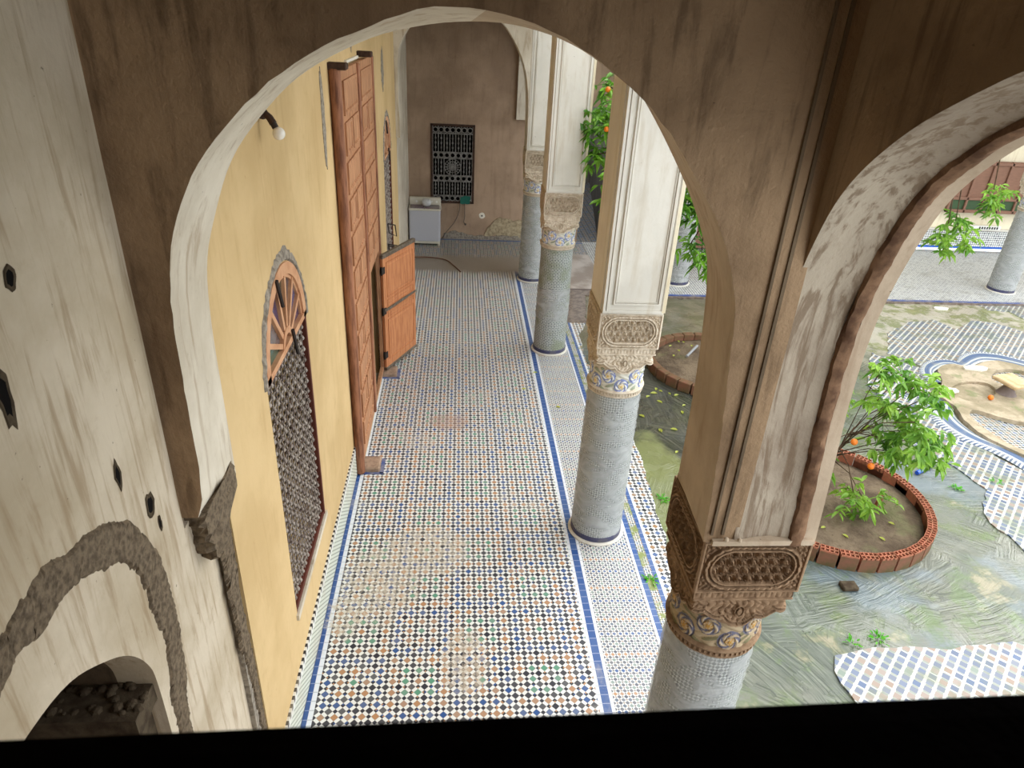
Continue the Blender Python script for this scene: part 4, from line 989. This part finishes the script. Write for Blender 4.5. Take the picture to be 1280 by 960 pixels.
m = MB(); m.tube(catmull([(-1.15, 15.3, .015), (-.7, 15.35, .015), (-.3, 15.2, .015), (-.1, 14.8, .015), (.05, 14.4, .015)], 6), .012, 6); tag(m.build('floor_cable', 'cable_brown'), 'brown cable lying on the dusty floor in front of the washing machine', 'cable')

# ------------------------------------------------------------ far lattice screen beyond the patio
for (xa, xb, lb) in ((5.7, 8.5, 'low reddish wood screen seen through leaves left of the near arch leg'), (12.6, 16.5, 'reddish wood window screen with green panels on the far gallery wall')):
    t = thing('wood_screen', lb, 'screen', ((xa+xb)/2, 17.25 if xa > 10 else 16.6, 0)); h = (xb-xa)/2; zb = 1.0 if xa > 10 else 0.05; zt = 2.3 if xa > 10 else 1.5
    m = MB()
    for z in (zb, lerp(zb, zt, .25), zt-.1): m.cbox((-h, -.05, z), (h, .05, z+.08), .01)
    for i in range(int(2*h/.45)+1): m.cbox((-h+.45*i, -.05, zb), (-h+.45*i+.06, .05, zt), .01)
    m.build('frame', 'wood_lattice', t)
    m = MB(); m.box((-h, .0, zb), (h, .02, lerp(zb, zt, .25))); m.build('lower_panel', 'panel_green' if xa > 10 else 'wood_lattice', t)
    m = MB(); m.box((-h, .0, lerp(zb, zt, .25)), (h, .02, zt)); m.build('upper_panel', 'wood_lattice', t)
t = thing('wall_vent', 'white slotted vent at the foot of the far gallery wall', 'vent', (13.75, 17.33, .55)); m = MB(); m.cbox((-.3, -.05, 0), (.6, .05, .10), .01); m.build('box', 'white_plastic', t)
m = MB()
for i in range(8):
    m = MB(); m.box((-.02+.07*i, -.056, .02), (.02+.07*i, -.045, .08)); m.build('slot', 'black_plastic', t)

# ------------------------------------------------------------ planters and trees
def hollow_brick():
    m = MB(); L, Wd, H = .185, .10, .19; e = .012; cols_, rows_ = 4, 2
    xs_ = [-L/2+(L)*i/cols_ for i in range(cols_+1)]; ys_ = [-Wd/2+Wd*j/rows_ for j in range(rows_+1)]
    for x in xs_: m.box((max(-L/2, x-e/2), -Wd/2, 0), (min(L/2, x+e/2), Wd/2, H))
    for y in ys_: m.box((-L/2, max(-Wd/2, y-e/2), 0), (L/2, min(Wd/2, y+e/2), H))
    m.box((-L/2, -Wd/2, 0), (L/2, Wd/2, H-.05)); m.box((-L/2, -Wd/2-.001, 0), (L/2, -Wd/2+.004, H-.02), 1); return m
def planter(label, c, R_, mat, nb, hollow=True, rz=.0):
    t = thing('round_planter', label, 'planter', (c[0], c[1], -.03)); 
    if hollow:
        b0 = hollow_brick().build('brick', ['brick_red', 'brick_mossy'], t)
    else:
        m = MB(); m.cbox((-.1, -.06, 0), (.1, .06, .17), .01); b0 = m.build('brick', mat, t)
    for i in range(nb):
        b = b0 if i == 0 else b0.copy()
        if i: COL.objects.link(b); b.parent = t
        a = 2*PI*i/nb; b.location = ((R_[0])*math.cos(a), R_[1]*math.sin(a), 0); b.rotation_euler = (0, 0, a+PI/2)
    m = MB(); rings = []
    for r, z in ((.0, .10), (.3, .11), (.6, .09), (.85, .08), (.97, .06), (.985, .0)):
        rings.append([((R_[0])*max(r, .01)*math.cos(2*PI*k/48), R_[1]*max(r, .01)*math.sin(2*PI*k/48), z+.02*mnoise.noise((r*5*math.cos(2*PI*k/48), r*5*math.sin(2*PI*k/48), c[0]))) for k in range(48)])
    m.loft(rings, True, True); m.build('soil', 'soil', t, True)
    m = MB(); m.lathe([(1, 0)]*1+[(1, 0)], 8); return t
planter('hollow red brick ring planter right of the near corner column', (4.45, 6.38), (1.08, 1.08), 'brick_red', 34)
planter('dark red brick ring planter behind the middle column', (4.2, 10.0), (1.02, 1.05), 'brick_mossy', 30, False)
def leaf_geo(m, p, dirv, L, wd, droop, mi=0):
    d = Vector(dirv).normalized(); side = d.cross(Vector((0, 0, 1)));
    if side.length < .1: side = Vector((1, 0, 0))
    side.normalize(); side = Matrix.Rotation(random.uniform(-.9, .9), 3, d) @ side; up = side.cross(d)
    P = [Vector(p), Vector(p)+d*L*.33+up*.02*0, Vector(p)+d*L*.7, Vector(p)+d*L]
    P[1].z -= droop*L*.06; P[2].z -= droop*L*.25; P[3].z -= droop*L*.5
    f = -up*wd*.18
    vs = [P[0], P[1]+side*wd*.5-f, P[1]+f, P[1]-side*wd*.5-f, P[2]+side*wd*.42-f, P[2]+f, P[2]-side*wd*.42-f, P[3]]
    m.add(vs, [(0, 1, 2), (0, 2, 3), (1, 4, 5, 2), (2, 5, 6, 3), (4, 7, 5), (5, 7, 6)], mi)
def foliage(clusters, nper, L=.10, seed=0):
    random.seed(seed); m = MB()
    for (c, r) in clusters:
        tips = [Vector(c)+Vector((random.gauss(0, r*.5), random.gauss(0, r*.5), random.gauss(0, r*.4))) for _ in range(max(1, nper//7))]
        for tp in tips:
            dv = (tp-Vector(c))+Vector((random.uniform(-.1, .1), random.uniform(-.1, .1), -.03)); dv.normalize()
            m.tube([Vector(c), tp, tp+dv*.12], [.006, .004, .002], 4)
            for q in range(7):
                a = random.uniform(0, 2*PI); d_ = dv*.5+Vector((math.cos(a), math.sin(a), random.uniform(-.5, .45)))
                leaf_geo(m, tp+dv*random.uniform(0, .14), d_, L*random.uniform(.75, 1.35), L*.42, random.uniform(.3, 1.6))
    return m
def orange_tree(label, base, crown_c, crown_r, ncl, nper, mat, extra=(), oranges=(), seed=1, L=.10, tr=.05, nex=None, rise=False, tall=False):
    t = thing('orange_tree', label, 'tree', base); B = Vector(base); random.seed(seed*17)
    cl = []
    for i in range(ncl):
        while True:
            v = Vector((random.uniform(-1, 1), random.uniform(-1, 1), random.uniform(-1, 1)))
            if .25 < v.length < 1: break
        cl.append((tuple(Vector(crown_c)-B+Vector((v.x*crown_r[0], v.y*crown_r[1], v.z*crown_r[2]))), .16))
    cl += [(tuple(Vector(e)-B), .13) for e in extra]
    ne = len(extra); fm = foliage(cl[:len(cl)-ne], nper, L, seed); fx = foliage(cl[len(cl)-ne:], nex or nper, L, seed+1); fm.add(fx.v, fx.f); fm.build('foliage', mat, t)
    m = MB(); cc = Vector(crown_c)-B; mid = Vector((.12, .05, cc.z*.95)) if tall else cc*.45+Vector((.03, .02, 0)); m.tube([(0, 0, 0), tuple(mid*.5), tuple(mid), tuple(cc)], [tr*1.2, tr, tr*.8, tr*.35], 8)
    for ic, (c, r) in enumerate(cl[:ncl:2]+cl[ncl:]):
        if rise and ic >= (ncl+1)//2:
            if ic % 3: continue
            m.tube([c, (c[0]-.05, c[1]+.05, c[2]+.5), (c[0]-.2, c[1]+.1, c[2]+1.5)], [.006, .01, .016], 6); continue
        s = mid.lerp(cc, random.random()*.9); q = (s+Vector(c))/2+Vector((0, 0, .08)); m.tube([tuple(s), tuple(q), c], [tr*.4, tr*.25, .007], 6)
    m.build('trunk', 'bark', t, True)
    for o_ in oranges:
        m = MB(); m.ball((0, 0, 0), .038, 14, 9); o = m.build('orange', 'orange_peel', t, True, loc=tuple(Vector(o_)-B))
    return t
orange_tree('small orange tree in the hollow brick planter, bright leaves over the patio', (4.3, 6.6, .06), (4.45, 6.35, 1.1), (.7, .65, .6), 6, 42, 'leaf_green',
            extra=[(4.5, 6.3, 1.85), (4.75, 6.3, 1.8), (5.0, 6.3, 1.72), (5.1, 6.2, 1.6), (5.35, 6.25, 1.0), (5.2, 6.3, 1.1), (5.0, 6.3, 1.15), (5.3, 6.1, .85), (4.8, 6.3, .95), (5.05, 6.3, .8), (4.6, 6.2, 1.45), (4.85, 6.3, 1.4), (5.45, 6.3, .75), (4.45, 6.0, .45), (4.6, 6.0, .35)], oranges=[(4.58, 6.05, .78), (4.4, 6.2, 1.0)], seed=3, L=.115, tr=.018, nex=49)
orange_tree('tall orange tree seen between the pier tops, over the rear brick planter', (4.5, 10.1, .06), (3.05, 10.2, 3.45), (1.25, 1.1, 1.15), 62, 49, 'leaf_dark',
            extra=[(3.55, 10.2, 2.0), (3.75, 10.2, 1.9), (3.6, 10.2, 2.4), (3.45, 10.2, 2.7), (3.85, 10.1, 1.75), (1.95, 10.3, 3.25), (2.05, 10.3, 3.35), (2.0, 10.3, 4.2), (2.1, 10.3, 3.9), (1.9, 10.3, 3.7)], oranges=[(2.02, 10.0, 3.65), (2.1, 10.0, 4.1), (2.0, 10.1, 4.15)], seed=5, L=.13, tr=.06, tall=True)
orange_tree('orange tree at the upper right, lower sprigs hanging before the far gallery', (6.9, 11.6, -.03), (7.9, 11.1, 4.3), (1.2, 1.0, .8), 30, 42, 'leaf_green',
            extra=[(8.25, 11, 1.8), (8.4, 11, 1.95), (8.15, 11, 2.05), (8.3, 11, 2.2), (8.5, 11, 2.1), (8.35, 11, 2.35), (8.8, 11, 2.55), (8.95, 11, 2.7), (8.75, 11, 2.8)], seed=7, L=.13, tr=.07, rise=True)
# cut stump with a sprout in the near planter
t = thing('cut_stump', 'small cut reddish stump with sprouting leaves inside the hollow brick planter', 'stump', (4.98, 6.25, .05))
m = MB(); m.tube([(0, 0, 0), (.01, 0, .12), (.0, .01, .2)], [.035, .03, .028], 9); m.build('stem', 'brick_red', t)
foliage([((-.02, -.04, .17), .07)], 21, .08, 4).build('sprout', 'leaf_green', t)

# ------------------------------------------------------------ star fountain
def band(outer, inner, label):
    a = catmull(outer, 6); b = catmull(inner, 6); n = 80
    def res(P):
        return [P[min(len(P)-1, int(round(i*(len(P)-1)/n)))] for i in range(n+1)]
    a = res(a); b = res(b); m = MB(); K = 9
    rings = [[(lerp(a[i][0], b[i][0], k/K), lerp(a[i][1], b[i][1], k/K), -.012+.03*math.sin(PI*min(1, k/K*1.0))**.5+.004*(k % 2)) for k in range(K+1)] for i in range(n+1)]
    m.loft(rings, False); o = m.build('mosaic_band', 'band_tile', ft); me = o.data; uv = me.uv_layers.new(name='UVMap')
    L = [0]
    for i in range(n): L.append(L[-1]+math.dist(a[i], a[i+1]))
    for p in me.polygons:
        for li in p.loop_indices:
            vi = me.loops[li].vertex_index; uv.data[li].uv = (L[vi//(K+1)], 1-(vi % (K+1))/K)
ft = thing('star_fountain', 'broken star shaped fountain basin with curved blue and white mosaic bands', 'fountain', (0, 0, 0))
band([(7.78, 9.55), (7.74, 9.8), (7.84, 10.03), (8.02, 10.24), (8.21, 10.38), (8.44, 10.45), (8.63, 10.45), (8.73, 10.39), (8.9, 10.56), (9.14, 10.73), (9.37, 10.81), (9.62, 10.79), (9.86, 10.69), (10.2, 10.35), (10.6, 9.8)],
     [(7.98, 9.5), (7.96, 9.66), (7.98, 9.8), (8.06, 9.95), (8.2, 10.07), (8.39, 10.2), (8.57, 10.2), (8.69, 10.11), (8.81, 10.12), (8.99, 10.25), (9.23, 10.38), (9.44, 10.39), (9.61, 10.33), (9.9, 10.1), (10.2, 9.6)], '')
band([(7.6, 9.15), (7.34, 8.97), (7.18, 8.77), (7.1, 8.55), (7.04, 8.29), (7.06, 8.05), (7.14, 7.84), (7.26, 7.68), (7.39, 7.48), (7.5, 7.2), (7.6, 6.7), (7.9, 6.3)],
     [(7.75, 8.95), (7.68, 8.82), (7.57, 8.68), (7.48, 8.51), (7.44, 8.28), (7.45, 8.06), (7.51, 7.87), (7.61, 7.7), (7.71, 7.58), (7.8, 7.42), (7.95, 7.1), (8.2, 6.8)], '')
so = [(7.55, 9.0), (7.75, 9.32), (7.95, 9.6), (8.1, 9.95), (8.45, 10.15), (8.8, 10.1), (9.28, 10.3), (9.66, 10.2), (10.3, 9.4), (10.4, 8.2), (9.8, 7.2), (8.6, 6.9), (7.9, 7.15), (7.6, 7.55), (7.46, 7.87), (7.46, 8.3), (7.58, 8.68)]
hc = [(7.78, 9.13), (7.96, 9.33), (8.22, 9.47), (8.46, 9.51), (8.64, 9.45), (8.64, 9.26), (8.49, 9.06), (8.31, 8.92), (7.99, 8.84), (7.85, 8.92)]
ha = [(7.62, 8.3), (7.68, 8.5), (7.82, 8.58), (7.95, 8.5), (8.1, 8.36), (8.4, 8.2), (8.9, 8.0), (9.0, 7.5), (8.4, 7.15), (7.95, 7.3), (7.72, 7.6), (7.62, 7.95)]
hb = [(8.83, 9.58), (8.99, 9.81), (9.2, 9.95), (9.5, 9.98), (9.8, 9.75), (9.7, 9.4), (9.3, 9.25), (8.95, 9.32)]
m = MB(); m.slab(jag(catmull(so, 4, True), .012, .1, True, 3), [jag(catmull(h_, 4, True), .006, .07, True, 4) for h_ in (hc, ha, hb)], lambda a, b, t_: (a, b, t_), -.03, .055); m.build('cement_slab', 'basin_cement', ft)
m = MB(); m.slab(catmull(ha, 4, True), [], lambda a, b, t_: (a, b, t_), -.03, -.008); m.slab(catmull(hb, 4, True), [], lambda a, b, t_: (a, b, t_), -.03, -.008); m.build('basin_floor', 'zellige_basin', ft)
m = MB(); m.slab(catmull(hc, 4, True), [], lambda a, b, t_: (a, b, t_), -.03, .012); m.build('rubble_fill', 'basin_cement', ft)
t = thing('stone_pedestal', 'small stone pedestal with tilted square top on the fountain', 'pedestal', (8.72, 9.12, .055))
m = MB(); m.lathe([(.15, 0), (.13, .02), (.075, .12), (.07, .2)], 20); m.build('flared_foot', 'pedestal_foot', t)
m = MB(); m.cbox((-.24, -.2, .19), (.24, .2, .25), .015); o = m.build('square_top', 'pedestal_stone', t); o.rotation_euler = (math.radians(4), math.radians(4), math.radians(20))
m = MB(); m.ball((0, 0, .04), .042, 14, 9); tag(m.build('orange', 'orange_peel', None, True, loc=(8.29, 8.9, .055)), 'fallen orange lying on the fountain slab beside the pedestal', 'orange')
for (x, y, z, s, lb) in ((8.79, 9.97, .055, .16, 'large flat white chip on the upper edge of the fountain'), (10.1, 12.95, -.03, .14, 'white stone chip near the far gallery edge'), (7.8, 9.16, .055, .12, 'long white shard by the left lobe of the fountain')):
    m = MB(); rd = random.Random(int(x*100)); P = [(s*rd.uniform(.7, 1.1)*math.cos(2*PI*k/9)*1.3, s*.6*rd.uniform(.7, 1.1)*math.sin(2*PI*k/9)) for k in range(9)]
    m.slab(P, [], lambda a, b, t_: (a, b, t_), 0, .03); tag(m.build('stone_chip', 'chip_white', None, loc=(x, y, z)), lb, 'stone chip')
m = MB(); m.tube([(5.97, 7.02, .0), (6.13, 7.11, .005), (6.29, 7.19, .0)], .028, 12); tag(m.build('blue_pipe', 'pipe_blue'), 'short blue plastic pipe on the patio right of the round planter', 'pipe')
m = MB(); m.tube([(3.82, 10.19, .10), (4.11, 10.57, .12)], .022, 10); tag(m.build('grey_pipe', 'pipe_grey'), 'short grey pipe lying in the rear brick planter', 'pipe')
m = MB(); m.cbox((3.95, 4.98, -.03), (4.12, 5.1, .02), .012); tag(m.build('dark_stone', 'rubble'), 'small dark stone on the wet concrete below the near planter', 'stone')

# fallen leaves and weeds
m = MB(); random.seed(9); leaf_geo(m, (0, 0, 0), (1, 0, .05), .10, .05, 0.2); lf = m.build('fallen_leaf', 'leaf_yellow')
spots = [(3.16, 9.17), (3.24, 9.15), (3.07, 9.12), (3.31, 9.05), (3.41, 8.78), (2.7, 8.4), (3.09, 8.06), (2.9, 7.48), (2.86, 8.99), (3.0, 8.9), (3.3, 8.6), (3.5, 8.35), (2.85, 8.0), (3.1, 9.3)]
for i, (x, y) in enumerate(spots):
    o = lf if i == 0 else lf.copy()
    if i: COL.objects.link(o)
    o.location = (x, y, -.022); o.rotation_euler = (0, 0, random.uniform(0, 6)); s = random.uniform(.7, 1.2); o.scale = (s, s, s)
    tag(o, 'yellow green fallen leaf on the dark wet concrete behind the middle column', 'leaf', 'fallen leaves on the dark wet concrete')
for i, (x, y, z) in enumerate([(3.63, 10.6, .09), (3.94, 10.75, .09), (4.03, 10.6, .09), (3.76, 10.4, .09), (3.85, 10.85, .09), (3.6, 10.2, .09)]):
    o = lf.copy(); COL.objects.link(o); o.location = (x, y, z); o.rotation_euler = (0, 0, random.uniform(0, 6)); tag(o, 'yellow green fallen leaf on the soil of the rear brick planter', 'leaf', 'fallen leaves in the rear planter')
for i, (x, y, z) in enumerate([(4.3, 5.75, .075), (4.7, 5.7, .075), (4.1, 5.85, .075), (5.0, 5.9, .075)]):
    o = lf.copy(); COL.objects.link(o); o.location = (x, y, z); o.rotation_euler = (0, 0, random.uniform(0, 6)); tag(o, 'yellow green fallen leaf on the soil of the hollow brick planter', 'leaf', 'fallen leaves in the near planter')
for i, (x, y) in enumerate([(1.05, 9.15), (1.2, 9.7), (1.5, 8.6), (1.62, 7.4)]):
    o = lf.copy(); COL.objects.link(o); o.location = (x, y, .008); o.rotation_euler = (0, 0, random.uniform(0, 6)); tag(o, 'pale fallen leaf on the gallery tiles left of the middle column', 'leaf', 'fallen leaves on the gallery floor')
for (x, y, z, n_, lb) in ((2.47, 6.5, -.03, 30, 'bright green weed at the tile edge right of the middle column'), (1.98, 5.15, 0, 22, 'small green weed on the blue tile border near the middle column'), (6.32, 6.74, -.03, 26, 'grass tuft by the upper left corner of the right zellige patch'), (4.0, 4.38, -.02, 26, 'grass tuft above the front zellige patch'), (3.7, 4.33, -.02, 14, 'little weed at the left corner of the front zellige patch'), (6.95, 6.85, -.01, 16, 'grass tuft on tiles below the fountain band')):
    m = MB(); random.seed(int(x*50))
    for k in range(n_):
        a = random.uniform(0, 2*PI); r = random.uniform(0, .07); leaf_geo(m, (r*math.cos(a), r*math.sin(a), 0), (math.cos(a)*.7, math.sin(a)*.7, random.uniform(.4, 1.2)), random.uniform(.05, .09), .018, 1.0)
    tag(m.build('weed', 'weed_green', None, loc=(x, y, z)), lb, 'weed')
